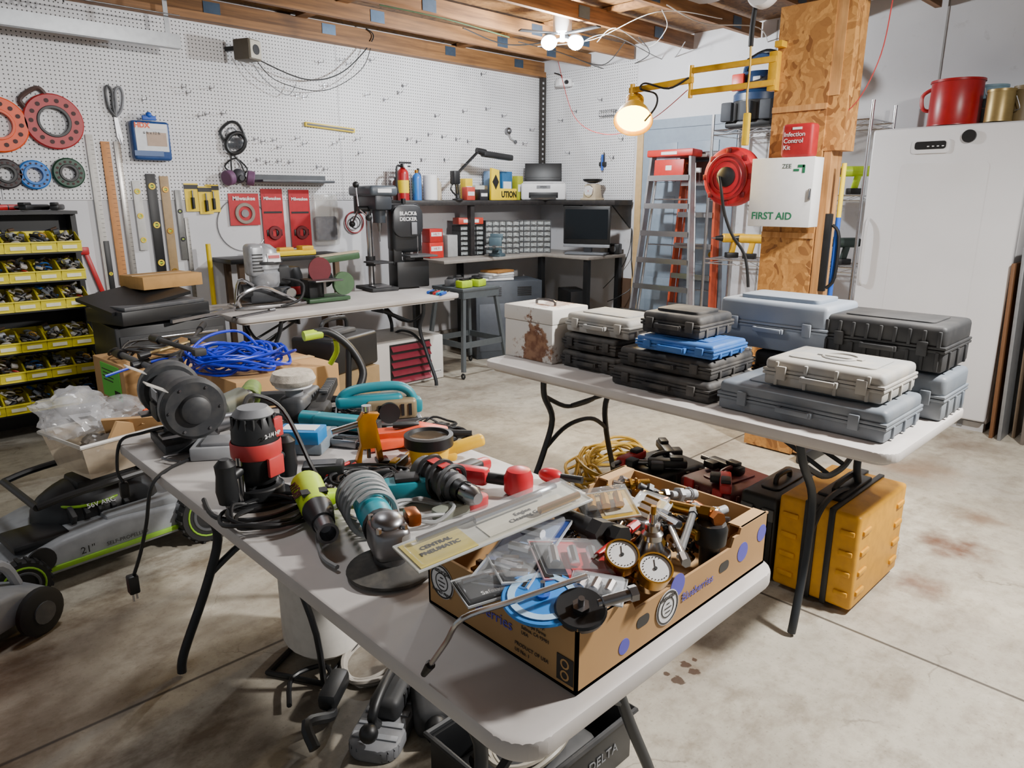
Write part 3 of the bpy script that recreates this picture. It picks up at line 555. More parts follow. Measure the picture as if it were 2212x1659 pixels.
for sx in (-1,1):
    for sy in (-1,1):
        b=B(); b.tube([(sx*.18,sy*.18,.70),(sx*.25,sy*.25,.06)],.022,GS,4); b.tor((sx*.255,sy*.25,.026),.018,.009,BLK,(1,0,0),6,14); part(T,'leg',b)
b=B()
for sx in (-1,1): b.box((sx*.225,0,.28),(.012,.44,.05),GS); b.box((0,sx*.225,.28),(.44,.012,.05),GS)
part(T,'cross_brace',b)
for k,(x,y,mc,lb) in enumerate(((3.88,4.60,LIME,'lime green cordless battery on the tool stand'),(4.04,4.60,LIME,'lime green cordless battery on the tool stand'),(4.13,4.74,BLK,'black cordless battery on the tool stand'),(3.88,4.78,DGR,'gray battery charger on the tool stand'),(4.04,4.87,BLK,'black battery charger on the tool stand'))):
    T=thing('battery_pack',lb,'battery',(x,y,.754),15*k); b=B(); b.box((0,0,.03),(.12,.09,.06),mc,b=.01); part(T,'battery_shell',b); b=B(); b.box((0,0,.065),(.07,.05,.02),BLK,b=.004); part(T,'contact_block',b)
# ================= BENCH MACHINES =================
p=pz(590,664,Z)
T=thing('sharpening_machine','gray domed machine with tube frame on the folding table','bench machine',(p.x,p.y+.08,Z),-5)
SG1=mat('#a8aaae',.35,.3,n=.4,h2='#6f7074')
b=B(); b.lathe([(0,.14),(.10,.14),(.12,.17),(.122,.24),(.11,.25),(.11,.26),(.12,.27),(.115,.34),(.095,.40),(.055,.43),(0,.44)],SG1,(.0,0,0),n=28,sx=.85); b.box((-.08,-.03,.33),(.11,.14,.22),SG1,b=.03,seg=3); b.box((.11,0,.22),(.1,.14,.14),BLK2,b=.025,seg=3); b.ann((0,0,.30),.122,.11,.02,BLK2,(0,0,1),28)
for i in range(6): b.box((-.08,-.102,.26+.022*i),(.07,.004,.008),BLK)
part(T,'housing',b)
b=B(); b.box((0,0,.09),(.3,.2,.1),mat('#3a3c40',.5),b=.02); b.cyl((-.13,-.05,.12),(-.19,-.05,.12),.055,BLK); b.cyl((.12,-.11,.1),(.12,-.15,.1),.035,CHR); b.cyl((.03,-.11,.12),(.03,-.14,.12),.025,BLK); b.tube([(.1,-.1,.2),(.2,-.16,.16),(.16,-.2,.06),(.02,-.2,.02)],.010,BLK,8,4); part(T,'base',b)
b=B(); b.tube([(-.2,-.12,.02),(.2,-.12,.02),(.24,0,.02),(.2,.1,.02),(-.2,.1,.02),(-.24,0,.02)],.014,CHR,8,3,True); b.tube([(-.22,-.1,.02),(-.24,-.14,.10),(-.1,-.17,.16),(.05,-.16,.1),(.18,-.13,.03)],.012,CHR,8,4); b.tube([(-.22,.0,.02),(-.2,-.05,.2),(-.12,-.1,.16)],.012,CHR,8,4); part(T,'tube_frame',b)
b=B(); b.box((.03,-.108,.345),(.09,.01,.06),WHT,r=(-10,0,0)); b.box((.03,-.114,.352),(.075,.008,.02),RED,r=(-10,0,0)); part(T,'label_plate',b)
p=pz(712,652,Z); SG=mat('#3c5a3c',.45,.1)
T=thing('disc_sander','green bench disc and belt sander with maroon disc','bench machine',(p.x,p.y+.1,Z),0)
b=B(); b.box((0,0,.02),(.34,.24,.03),SG,b=.008); b.box((-.08,0,.1),(.12,.14,.14),BLK,b=.01); b.cyl((.0,.08,.17),(.0,-.06,.17),.065,BLK,n=24); part(T,'base_and_motor',b)
b=B(); b.cyl((-.06,-.09,.24),(-.06,-.1,.24),.09,mat('#6b2a30',.8),n=32); part(T,'sanding_disc',b)
b=B(); b.cyl((.12,-.09,.13),(.12,-.12,.13),.085,mat('#4d6a4a',.5),n=32); part(T,'belt_cover',b)
b=B(); b.box((.14,-.02,.31),(.34,.075,.05),SG,r=(0,-4,0),b=.012); b.box((.14,-.02,.34),(.34,.06,.012),TAN,r=(0,-4,0)); part(T,'sanding_belt',b)
b=B(); b.box((-.06,-.17,.17),(.22,.12,.012),STL,b=.003); b.box((-.06,-.14,.12),(.02,.03,.1),STL); part(T,'work_rest',b)
p=pz(822,626,Z)
T=thing('drill_press','dark gray bench drill press with round handle knob','drill press',(p.x,p.y+.05,Z),-8)
b=B(); b.box((0,0,.015),(.24,.34,.03),BLK2,b=.008); b.box((0,-.06,.035),(.14,.14,.01),STL); part(T,'base',b)
b=B(); b.cyl((0,.1,.02),(0,.1,.80),.026,CHR,n=20); part(T,'column',b)
b=B(); b.box((0,-.02,.72),(.15,.36,.14),mat('#32373d',.4),b=.02); b.box((0,-.0,.80),(.24,.44,.08),mat('#4a525a',.4),b=.025,seg=3); b.cyl((0,.2,.62),(0,.2,.78),.075,BLK,n=20); b.lathe([(0,0),(.055,0),(.05,-.12),(0,-.12)],mat('#32373d',.4),(0,-.1,.67)); part(T,'head',b)
b=B(); b.cyl((0,-.1,.55),(0,-.1,.48),.02,STL,.012); b.cyl((0,-.1,.48),(0,-.1,.40),.004,STL); part(T,'chuck',b)
b=B(); b.box((0,-.05,.23),(.18,.2,.014),BLK2,b=.005); b.cyl((0,.1,.19),(0,.1,.27),.04,BLK2); b.box((0,.04,.225),(.05,.12,.03),BLK2); part(T,'work_table',b)
b=B(); b.cyl((-.06,-.05,.66),(-.16,-.05,.66),.022,BLK)
for a in (80,200,320): q=V((-.15,-.05+.19*math.cos(R(a)),.66+.19*math.sin(R(a)))); b.cyl((-.15,-.05,.66),q,.007,CHR); b.sph(q,.026,BLK)
part(T,'feed_handle',b)
b=B(); b.box((0,-.222,.80),(.12,.003,.03),WHT); part(T,'label_plate',b)
p=pz(888,622,Z)
T=thing('band_saw','black bench band saw with small table','band saw',(p.x+.02,p.y+.05,Z),-10)
b=B(); b.box((0,0,.12),(.30,.18,.22),BLK,b=.012); b.box((-.03,0,.5),(.28,.13,.40),mat('#1e2023',.4),b=.04,seg=3); b.box((-.12,.0,.3),(.08,.11,.2),BLK,b=.01); part(T,'frame_body',b)
b=B(); b.pri([(p_[0]-.03,p_[1]+.56) for p_ in rr(.27,.26,.08)],-.085,-.065,mat('#2a2c30',.35),'y',b=.005); b.box((.02,-.09,.50),(.05,.01,.1),GRY,b=.003); part(T,'wheel_cover',b)
txt(T,'BLACK&',.042,(-.03,-.087,.62),WHT,bold=.001); txt(T,'DECKER',.042,(-.03,-.087,.575),WHT,bold=.001)
b=B(); b.box((.08,-.02,.27),(.26,.24,.016),DGR,b=.004); b.box((.08,0,.25),(.08,.08,.03),BLK); part(T,'work_table',b)
b=B(); b.cyl((.06,-.06,.44),(.06,-.06,.34),.008,STL); b.box((.06,-.06,.36),(.004,.012,.18),CHR); b.cyl((-.03,0,.70),(-.03,0,.74),.02,BLK); part(T,'blade_guide',b)
T=thing('saw_stand','black steel table on thin legs standing behind the bench table','stand',(2.65,5.36,0))
b=B(); b.box((0,0,1.03),(.98,.34,.035),BLK,b=.004); part(T,'stand_top',b)
for x in (-.4,.4):
    for y in (-.12,.12): b=B(); b.box((x,y,.507),(.04,.04,1.014),mat('#5a4632',.6)); part(T,'leg',b)
b=B(); b.box((0,0,.02),(.5,.1,.04),YEL,b=.008); b.box((.0,-.02,.05),(.12,.06,.03),TOOLY,b=.006); b.box((.18,0,.05),(.10,.1,.04),TOOLY,b=.006); b.box((-.18,0,.05),(.10,.1,.04),TOOLY,b=.006); solo('feather_board','yellow plastic saw guide on the black stand','saw guide',b,(2.62,5.27,1.049))
T=thing('canister','small black pot with red label near the green sander','canister',(2.55,5.06,Z)); b=B(); b.lathe([(0,0),(.08,0),(.09,.02),(.09,.18),(.07,.24),(0,.25)],BLK,n=20); part(T,'canister_body',b); b=B(); b.lathe([(.091,.04),(.091,.10)],RED,n=20); part(T,'label_band',b)
for k in range(5):
    b=B(); b.cyl((-.09,0,.012),(.02,0,.012),.012,(BLU,mat('#1c93b8',.4),RED,BLK,BLU)[k]); b.cyl((.02,0,.012),(.12,0,.012),.003,CHR); solo('screwdriver','screwdriver with colored handle lying on the folding table','screwdriver',b,(3.54,4.44+.04*k,Z),30,group='screwdrivers on the bench table')
b=B(); b.box((0,0,.006),(.3,.03,.01),STL); b.cyl((.15,0,.01),(.2,0,.01),.012,STL); solo('wrench','steel wrench on the folding table edge','wrench',b,(1.98,4.5,Z),20)
T=thing('unit_heater','white sheet metal unit heater with maroon louvers on the floor','heater',(3.30,4.90,0),0)
b=B(); b.box((0,0,.19),(.74,.52,.37),mat('#dddbd7',.45,n=.2,s=6),b=.006); b.box((.03,-.262,.19),(.40,.01,.33),BLK); b.box((0,0,.381),(.70,.48,.012),mat('#8f8b86',.6)); part(T,'housing',b)
b=B()
for i in range(5): b.box((.03,-.278,.06+.066*i),(.38,.058,.006),mat('#8a2f40',.4),r=(48,0,0))
part(T,'louvers',b)
b=B(); b.box((.30,-.262,.07),(.08,.003,.03),WHT); b.pri([(.24,.06),(.26,.06),(.25,.085)],-.264,-.262,BLK,'y'); part(T,'nameplate',b)
txt(T,'REZNOR',.018,(.305,-.264,.07),BLK)
# ================= WALL ITEMS =================
PY_=WY-.012
def reel(u,v,r,ri,m,label,hm=None,w=.035,hand=True):
    p=py(u,v,PY_-w/2-.01); T=thing('fish_tape_reel',label,'fish tape',(p.x,PY_-.000,p.z))
    b=B(); b.ann((0,0,0),r,ri,w,m,(0,-1,0),36,.008); b.ann((0,-.001,0),ri+.012,ri-.004,w+.006,BLK if hm else m,(0,-1,0),36); part(T,'reel_case',b)
    b=B()
    for i in range(14): a=2*pi*i/14; q=(r+ri)/2; b.cyl((q*math.cos(a),-w,q*math.sin(a)),(q*math.cos(a),-w-.003,q*math.sin(a)),(r-ri)*.16,mat('#3a1513',.6),n=8)
    part(T,'vent_holes',b)
    if hand:
        b=B(); a=2.2; b.tube([(r*.9*math.cos(a+.5),-w/2,r*.9*math.sin(a+.5)),(r*1.22*math.cos(a+.3),-w/2,r*1.22*math.sin(a+.3)),(r*1.22*math.cos(a-.3),-w/2,r*1.22*math.sin(a-.3)),(r*.9*math.cos(a-.5),-w/2,r*.9*math.sin(a-.5))],.014,hm or m,8,4); part(T,'handle',b)
    return T
reel(-5,268,.165,.08,ORG,'large orange fish tape reel hanging on the pegboard')
reel(117,262,.17,.085,mat('#a8262a',.45),'large red fish tape reel hanging on the pegboard',hm=mat('#4a3530',.5))
reel(14,375,.09,.045,mat('#2a2224',.5),'small black and red wire reel on the pegboard',hm=ORG,hand=False)
reel(75,377,.09,.05,mat('#1f6fc0',.45),'small blue tape reel hanging on the pegboard',hand=False)
reel(149,373,.095,.045,mat('#14402c',.45),'small dark green tape reel hanging on the pegboard',hm=mat('#14402c',.5),hand=False)
p=py(248,245,PY_); T=thing('tin_snips','gray handled tin snips hanging on the pegboard','snips',(p.x,PY_-.004,p.z))
b=B(); b.pri([(-.012,-.02),(.012,-.02),(.03,-.16),(.018,-.2),(-.0,-.1)],-.004,.002,STL,'y'); b.pri([(-.012,-.02),(.012,-.02),(.0,-.1),(.01,-.2),(-.008,-.15)],-.008,-.004,STL,'y'); part(T,'blades',b)
b=B(); b.tube([(0,-.01,-.02),(-.035,-.01,.03),(-.045,-.01,.12),(-.03,-.01,.17),(-.005,-.01,.14),(-.01,-.01,.05),(0,-.01,-.02)],.009,DGR,8,4); b.tube([(0,-.01,-.02),(.04,-.01,.03),(.06,-.01,.12),(.045,-.01,.17),(.015,-.01,.14),(.01,-.01,.05),(0,-.01,-.02)],.009,GRY,8,4); part(T,'handles',b)
p=py(327,350,PY_); T=thing('tarp_package','packaged blue tarp with paper insert hanging on pegboard','package',(p.x,PY_-.058,p.z))
b=B(); b.box((0,.02,.14),(.25,.07,.26),mat('#2a4d86',.35,n=.4),b=.02,seg=3); part(T,'tarp_body',b)
b=B(); b.box((0,-.017,.16),(.21,.004,.18),mat('#d8dde0',.4)); b.box((0,-.02,.235),(.21,.003,.035),WHT); b.box((.03,-.02,.15),(.13,.003,.09),mat('#b49a86',.5)); b.box((-.03,-.02,.055),(.19,.003,.035),mat('#31588f',.4)); part(T,'paper_insert',b)
b=B(); b.box((0,.0,.29),(.09,.02,.03),BLU,b=.004); b.sph((0,.0,.31),.02,BLU); part(T,'hang_tab',b)
txt(T,'HDX',.045,(-.06,-.023,.237),ORG,bold=.002); txt(T,'6 ft x 12 ft',.026,(0,-.023,.19),BLK)
p=py(505,300,PY_); T=thing('safety_goggles','black framed goggles hanging by their strap on the pegboard','goggles',(p.x,PY_-.02,p.z))
b=B(); b.tor((0,-.01,-.03),.085,.015,BLK,(0,1,0),8,24,.75); b.box((0,-.01,-.03),(.14,.01,.08),mat('#3a3f45',.15,al=.6),b=.004); part(T,'frame',b)
b=B(); b.tube([(-.08,0,-.02),(-.1,.01,.05),(-.02,.01,.12),(.05,.01,.10),(.09,0,-.02)],.010,BLK,8,4); b.tube([(-.06,0,-.02),(-.05,.01,.05),(0,.01,.08),(.06,.0,.0)],.005,GRY,6,4); part(T,'strap',b)
p=py(510,380,PY_); T=thing('respirator_mask','half face respirator with purple filters on the pegboard','respirator',(p.x,PY_-.045,p.z))
b=B(); b.sph((0,0,0),(.05,.045,.055),mat('#3a3a40',.5)); b.cyl((0,-.04,-.01),(0,-.06,-.015),.02,DGR); part(T,'face_piece',b)
for s in (-1,1): b=B(); b.cyl((s*.06,-.01,-.01),(s*.11,-.03,-.02),.055,mat('#6d4a6a',.6),n=24,c=.006); part(T,'filter',b)
b=B(); b.tube([(-.05,0,.02),(-.04,.02,.1),(-.02,.03,.16),(.03,.02,.1),(.05,0,.02)],.006,BLK,6,4); b.tube([(-.05,0,.02),(-.09,.02,.07),(-.0,.03,.13),(.08,.02,.06),(.05,0,.02)],.006,BLK,6,4); part(T,'straps',b)
def upr(u,v0,v1,w,m,name,label,holes=None,cat_='ruler',y=.006,hm=None,t=.01,rotd=0):
    a=py(u,v0,PY_-y); c=py(u+ (v1-v0)*.13,v1,PY_-y); h=a.z-c.z
    T=thing(name,label,cat_,(a.x,PY_-y,c.z),rot=(0,rotd,0)); b=B(); b.box((0,0,h/2),(w,t,h),m,b=.002); part(T,'bar',b)
    if holes:
        for f in holes: b=B(); b.ann((0,-t/2-.0005,h*f),w*.36,w*.2,.006,hm or YEL,(0,-1,0),16,.001); b.box((0,-t/2-.002,h*f),(w*.35,.004,w*.18),LIME); part(T,'bubble_vial',b)
    else:
        b=B()
        for i in range(int(h/.03)): b.box((w*.25,-t/2-.0004,.02+i*.03),(w*.4,.0008,.002),BLK)
        part(T,'scale_marks',b)
    return T
upr(191,290,640,.045,mat('#c9c6c0',.4),'measuring_stick','long white measuring rule hanging on the wall')
upr(226,305,615,.055,mat('#c98a52',.6,n=.3),'yardstick','orange wooden yardstick hanging on the wall')
upr(252,305,612,.04,mat('#b5b2ad',.3,.6),'straightedge','narrow steel straightedge hanging on the wall')
upr(293,390,540,.055,mat('#c9c8c4',.4),'spirit_level','short silver level with yellow vials on the wall',(.15,.5,.85),'level')
upr(324,375,592,.065,BLK,'spirit_level','black level with yellow vials on the wall',(.12,.5,.88),'level')
upr(353,380,612,.06,mat('#a58a62',.5,n=.3),'spirit_level','tan wooden level with brass vials on the wall',(.12,.5,.88),'level',hm=BRS)
upr(383,410,560,.045,mat('#7a7a78',.4,.4),'spirit_level','slim gray level hanging on the wall',(.3,.7),'level',hm=BLK)
upr(402,470,672,.03,mat('#8a8884',.4,.5),'straightedge','thin gray metal bar standing by the wall')
upr(208,400,640,.035,mat('#d4d2cc',.5),'measuring_stick','thin white rule behind the yardstick',y=.0)
upr(229,520,660,.035,BLK,'pry_bar','black pry bar hanging below the rules',(.5,),'pry bar',y=.012)
p=py(462,650,5.35); b=B(); b.cyl((0,0,.08),(0,0,p.z+.42),.02,YEL,.017); b.box((0,0,.04),(.06,.16,.06),DGR,b=.006); solo('sledge_hammer','sledge hammer with yellow handle standing by the wall','hammer',b,(p.x,5.35,0))
p=py(215,600,5.45); b=B(); b.box((0,0,.0),(.03,.02,.32),RED,b=.006,r=(0,-14,0)); b.box((-.05,0,.18),(.06,.02,.05),RED,b=.006); b.tube([(0,0,-.1),(.02,0,-.2)],.008,STL); solo('pipe_wrench','red pipe wrench hanging on the wall','wrench',b,(p.x+.0,5.53,p.z))
for k,(u,v) in enumerate(((417,426),(446,432),(462,428))):
    p=py(u,v,PY_-.02); T=thing('chisel_package','yellow carded hand tool hanging on the pegboard','package',(p.x,PY_-.001-.004*(k%2),p.z)); b=B(); b.box((0,0,0),(.1,.003,.2),YEL); b.box((0,-.001,.075),(.1,.005,.03),BLK); part(T,'backing_card',b)
    b=B(); b.cyl((0,-.014,-.08),(0,-.014,.0),.012,BLK); b.cyl((0,-.014,0),(0,-.014,.05),.006,STL); part(T,'tool',b)
p=py(712,275,PY_); b=B(); b.box((0,-.012,0),(.46,.02,.034),YEL,b=.003,r=(0,3,0)); b.box((0,-.023,0),(.43,.004,.014),BLK,r=(0,3,0)); solo('magnetic_tool_bar','yellow magnetic tool bar screwed to the pegboard','tool holder',b,(p.x,PY_,p.z))
p=py(628,392,PY_); b=B(); b.box((0,-.08,0),(.62,.16,.02),mat('#4d5054',.4,.3),b=.003); b.box((0,-.005,.02),(.62,.008,.06),mat('#4d5054',.4,.3)); solo('metal_ledge','narrow gray metal ledge hung on the pegboard','shelf',b,(p.x,PY_,p.z))
for k,(u,v,w,h) in enumerate(((530,452,.24,.24),(592,472,.18,.46),(650,472,.18,.46))):
    p=py(u,v,WY-.03); T=thing('saw_blade_package','red carded saw accessory package hanging on the wall','package',(p.x,WY-.014-.004*k,p.z)); b=B(); b.box((0,0,0),(w,.004,h),mat('#b3202a',.4)); part(T,'backing_card',b)
    b=B(); b.box((0,-.003,h*.36),(w*.7,.002,h*.1),mat('#b3202a',.4))
    if k==0: b.ann((0,-.002,-.03),.08,.055,.012,mat('#9d9388',.3,al=.8),(0,-1,0)); b.cyl((0,-.002,-.03),(0,-.01,-.03),.03,STL)
    else:
        b.ann((0,-.002,-.11),.055,.03,.02,mat('#6b1820',.4),(0,-1,0)); b.box((-.04,-.004,-.11),(.05,.01,.05),BLK,b=.004); b.box((.04,-.004,-.11),(.05,.01,.05),BLK,b=.004); b.box((0,-.004,.05),(w*.85,.002,.015),BLK)
    part(T,'packed_tool',b); txt(T,'Milwaukee',.034 if k else .042,(0,-.006,h*.34),WHT,bold=.001)
p=py(705,480,WY-.05); T=thing('tool_bag_package','clear bag of dark blue gloves hanging on the wall','package',(p.x,WY-.04,p.z)); b=B(); b.box((0,0,-.05),(.2,.05,.2),mat('#27335a',.4,n=.7,h2='#6a7486',s=30),b=.02,seg=3); part(T,'contents',b); b=B(); b.box((0,-.0,.02),(.23,.06,.42),mat('#d9d6cf',.2,al=.3,n=.2),b=.02); part(T,'plastic_bag',b)
b=B(); b.tor((0,0,0),.09,.006,mat('#8a1c24',.5),(0,1,0)); b.tor((0,-.01,0),.05,.005,BLK,(0,1,0)); p=py(768,480,WY-.03); solo('wire_loop','red coiled wire hanging on the wall','wire',b,(p.x,WY-.014,p.z))
p=py(500,480,WY-.03); b=B(); b.tor((0,0,0),.2,.004,STL,(0,1,0),5,36); solo('cable_loop','thin steel cable loop hanging on the wall','cable',b,(p.x+.1,WY-.006,p.z-.02))
p=py(535,108,5.35); T=thing('wall_speaker','boxy beige speaker with cable at the pegboard top','speaker',(p.x,5.36,p.z),25)
b=B(); b.box((0,0,0),(.13,.14,.14),mat('#5a5348',.6),b=.008); b.box((0,-.075,0),(.11,.01,.12),mat('#bdb8a8',.5)); b.cyl((0,-.08,0),(0,-.083,0),.035,BLK); b.box((0,.12,.02),(.03,.14,.03),BLK); part(T,'speaker_box',b)
a=py(550,125,5.45); c1=py(660,165,5.45); c2=py(740,155,5.45); d=py(805,85,5.45); e=py(790,60,5.45)
b=B(); b.tube([a,c1+V((0,0,-.02)),c2,d,e],.005,BLK,6,8); b.tube([a,py(600,175,5.45),py(700,195,5.45),py(780,150,5.45),d],.003,BLK,6,8); b.tube([py(540,125,5.45),py(570,170,5.45),py(620,205,5.47),py(640,180,5.47)],.003,GRY,6,6); solo('hanging_cable','thin black cables draped across the pegboard','cable',b)
p=py(1100,290,PY_); b=B(); b.sph((-.04,-.03,.03),.035,STL); b.tube([(-.03,-.03,.0),(.0,-.03,-.04),(.06,-.02,-.06)],.006,CHR,6,3); b.sph((.07,-.02,-.07),.018,DGR); b.cyl((-.04,0,.03),(-.04,-.03,.03),.01,STL); solo('tool_hook','chrome ball headed bracket on the pegboard','bracket',b,(p.x,PY_,p.z))
hk=B(); hk.tube([(0,0,.02),(0,-.003,0),(0,-.06,-.005),(0,-.07,.012)],.0025,STL,5); hk.box((0,-.002,.0),(.012,.004,.03),STL)
first=None
for u,v in ((395,188),(405,200),(455,190),(430,250),(445,246),(480,245),(310,215),(690,135),(735,130),(750,138),(800,130),(640,205),(655,210),(700,185),(550,300),(565,305),(590,302),(600,318),(640,298),(655,310),(555,345),(575,350),(600,348),(625,350),(720,310),(735,300),(685,360),(700,365),(790,205),(830,215),(860,200),(880,300),(900,305),(925,290),(955,295),(985,300),(1010,305),(870,185),(940,250),(960,345),(1000,240),(1050,235),(1040,160),(1130,310),(1145,280),(770,300),(775,330),(910,345),(1085,250)):
    p=py(u,v,PY_)
    if not first: first=solo('peg_hook','small steel pegboard hook','hook',hk,(p.x,PY_+.002,p.z),group='pegboard hooks')
    else: dup(first,(p.x,PY_+.002,p.z))
for u,v in ((1215,260),(1230,330),(1245,240),(1330,240),(1345,300),(1325,340),(1300,215)):
    p=px(u,v,WX-.012); dup(first,(WX-.010,p.y,p.z),-90)
p=px(1312,250,WX-.05); b=B()
for z in (0,.05): 
    for q in range(3): b.tube([(-.09,-.06-.0,z),(.09,-.06,z),(.09,0,z),(-.09,0,z)],.002,BLK,5,0,True)
for i in range(7): b.tube([(-.09+.03*i,-.06,0),(-.09+.03*i,-.06,.05)],.0018,BLK,4); b.tube([(-.09+.03*i,-.06,0),(-.09+.03*i,0,0)],.0018,BLK,4)
solo('wire_basket','small black wire basket on the pegboard','basket',b,(WX-.008,p.y,p.z),-90)
p=px(1302,345,WX-.03); b=B(); b.cyl((0,-.03,-.1),(0,-.03,.05),.012,BLU); b.cyl((0.02,-.03,-.06),(.02,-.03,.07),.006,BLK); b.cyl((-.02,-.02,-.05),(-.02,-.02,.03),.008,STL); b.box((0,-.02,-.04),(.07,.04,.04),BLK,b=.004); solo('brush_holder','brushes and blue handles in a holder on the pegboard','tool holder',b,(WX-.007,p.y,p.z),-90)
b=B(); b.box((0,0,0),(.05,.05,1.25),mat('#3a3633',.6,.4))
for i in range(24): b.box((-.02,-.026,-.6+i*.05),(.02,.003,.02),LGR)
solo('slotted_upright','dark slotted metal upright in the room corner','upright',b,(WX-.05,WY-.06,2.09))
b=B(); b.box((0,0,0),(.14,.1,.07),WHT,b=.008); b.cyl((0,-.05,0),(0,-.07,0),.02,BLK); b.tube([(0,.05,.0),(.03,.1,.08),(.0,.2,.12)],.006,BLK,6,3); b.box((.1,.04,0),(.12,.03,.03),WHT); solo('security_camera','small white security camera near the ceiling','camera',b,(5.66,5.12,2.60),-20)
# ================= CEILING LIGHT =================
LP=V((4.3,3.91,2.66))
T=thing('ceiling_light','white ceiling fixture with adjustable bright LED heads','ceiling light',LP)
b=B(); b.lathe([(0,.02),(.07,.02),(.07,.19),(0,.19)],WHT); b.cyl((0,0,-.04),(0,0,.03),.02,WHT); part(T,'base',b)
for i,a in enumerate((-44,136)):
    b=B(); dx=V((math.cos(R(a)),math.sin(R(a)),0)); b.cyl(V((0,0,-.02)),dx*.08+V((0,0,-.04)),.012,WHT); b.lathe([(0,0),(.055,0),(.06,.03),(0,.035)],WHT,dx*.10+V((0,0,-.03)),(-.45,-.45,-.6)); L_=part(T,'lamp_head',b)
    b=B(); b.lathe([(0,.036),(.055,.032),(.05,.05),(0,.06)],mat('#f4f8ff',.3,em=60,n=0),dx*.10+V((0,0,-.03)),(-.45,-.45,-.6)); part(L_,'led_lens',b)
for a in (20,-90,160): b=B(); b.box((math.cos(R(a))*.2,math.sin(R(a))*.2,.01),(.3,.05,.01),BLK,r=(0,0,a)); part(T,'fin_blade',b)
b=B(); b.lathe([(0,0),(.12,0),(.13,.03),(0,.035)],WHT,n=28); q=pz(1520,5,2.8); solo('smoke_detector','round white detector on the ceiling board','detector',b,(q.x,q.y,2.82))
for k,(col,r_,pts) in enumerate((('#d8d4cc',.0035,((1290,90),(1330,60),(1400,100),(1440,60),(1430,20))),('#aa3333',.003,()),('#d8d4cc',.003,((1160,100),(1280,85),(1420,25),(1560,40))),('#252525',.004,((1120,90),(1200,110),(1300,140),(1350,90))),('#3a5a3a',.004,((820,10),(960,40),(1100,80))),('#e0ddd6',.004,((1440,10),(1520,50),(1640,60),(1660,110))),('#252525',.004,((1230,120),(1320,150),(1400,120),(1380,80))),('#252525',.005,((1000,60),(1090,95),(1180,90),(1260,60))),('#8a8a8a',.004,((1250,95),(1320,75),(1440,130),(1480,90))))):
    if k==1: P=[py(1205,130,5.0),px(1240,250,5.0),px(1310,290,4.6),px(1400,262,4.2),px(1490,190,3.95)]
    else: P=[pz(u,v,2.70) for (u,v) in pts]
    b=B(); b.tube(P,r_,mat(col,.5),5,8); solo('ceiling_wire','thin loose electrical wire strung below the ceiling','wire',b)
P=[px(1905,0,3.9),px(1880,120,3.95),px(1830,220,3.98),px(1765,275,4.0)]; b=B(); b.tube([(q.x,q.y-.05,q.z) for q in P],.003,mat('#aa3333',.5),5,6); solo('ceiling_wire','thin red wire hanging beside the post','wire',b)
T=thing('garage_door_track','galvanized garage door track with spring near the ceiling','door track',(0,0,0)); GV=mat('#9a9da0',.35,.8)
A=py(385,98,5.3)
b=B(); b.box((A.x/2-.5,5.28,A.z-.02),(A.x+1.0,.06,.012),GV); b.box((A.x/2-.5,5.25,A.z+.02),(A.x+1.0,.006,.08),GV); b.box((A.x/2-.5,5.3,A.z+.02),(A.x+1.0,.006,.05),GV); part(T,'track_rail',b)
b=B(); b.box((A.x-.06,5.3,A.z+.2),(.03,.006,.45),GV); b.box((A.x-.06,5.3,A.z+.02),(.12,.02,.05),GV); part(T,'hanger_strap',b)
b=B(); b.tube([(.2+i*.006,5.22+.03*math.cos(i*.9),A.z+.17+.03*math.sin(i*.9)+.0) for i in range(190)],.005,BLK,5); b.cyl((-.2,5.22,A.z+.17),(A.x,5.22,A.z+.17),.004,STL); part(T,'spring',b)
# ================= BIN RACK =================
T=thing('bin_rack','black louvered rack holding rows of yellow parts bins','rack',(.60,5.38,0))
b=B(); b.box((0,.08,.70),(1.26,.03,1.36),BLK)
for x in (-.62,.62): b.box((x,0.02,.70),(.03,.18,1.4),BLK)
b.box((0,0,1.395),(1.27,.26,.02),BLK); part(T,'rack_frame',b)
ZR=(1.16,.985,.81,.56,.38,.18)
for z in ZR: b=B(); b.box((0,-.06,z-.006),(1.22,.30,.008),BLK); part(T,'bin_rail',b)
bb=B(); w=.132; d=.24; t=.003
sp=[(-d/2,0),(d/2,0),(d/2,.12),(.0,.115),(-d/2,.06)]
for s in (-1,1): bb.pri(sp,s*(w/2)-t/2,s*(w/2)+t/2,BINY,'x')
bb.box((0,0,t/2),(w,d,t),BINY); bb.box((0,d/2,.06),(w,t,.12),BINY); bb.box((0,-d/2,.030),(w,t,.06),BINY,r=(12,0,0)); bb.box((0,-d/2-.008,.061),(w+.004,.016,.007),BINY); bb.box((0,-d/2-.003,.028),(w*.6,.003,.022),mat('#f0eccc',.5))
cols=('#8f9194','#5a4638','#1f1f22','#a39c8e','#6c7076','#46484c','#c4c0b8','#7a7468','#2c2c30')
piles=[]
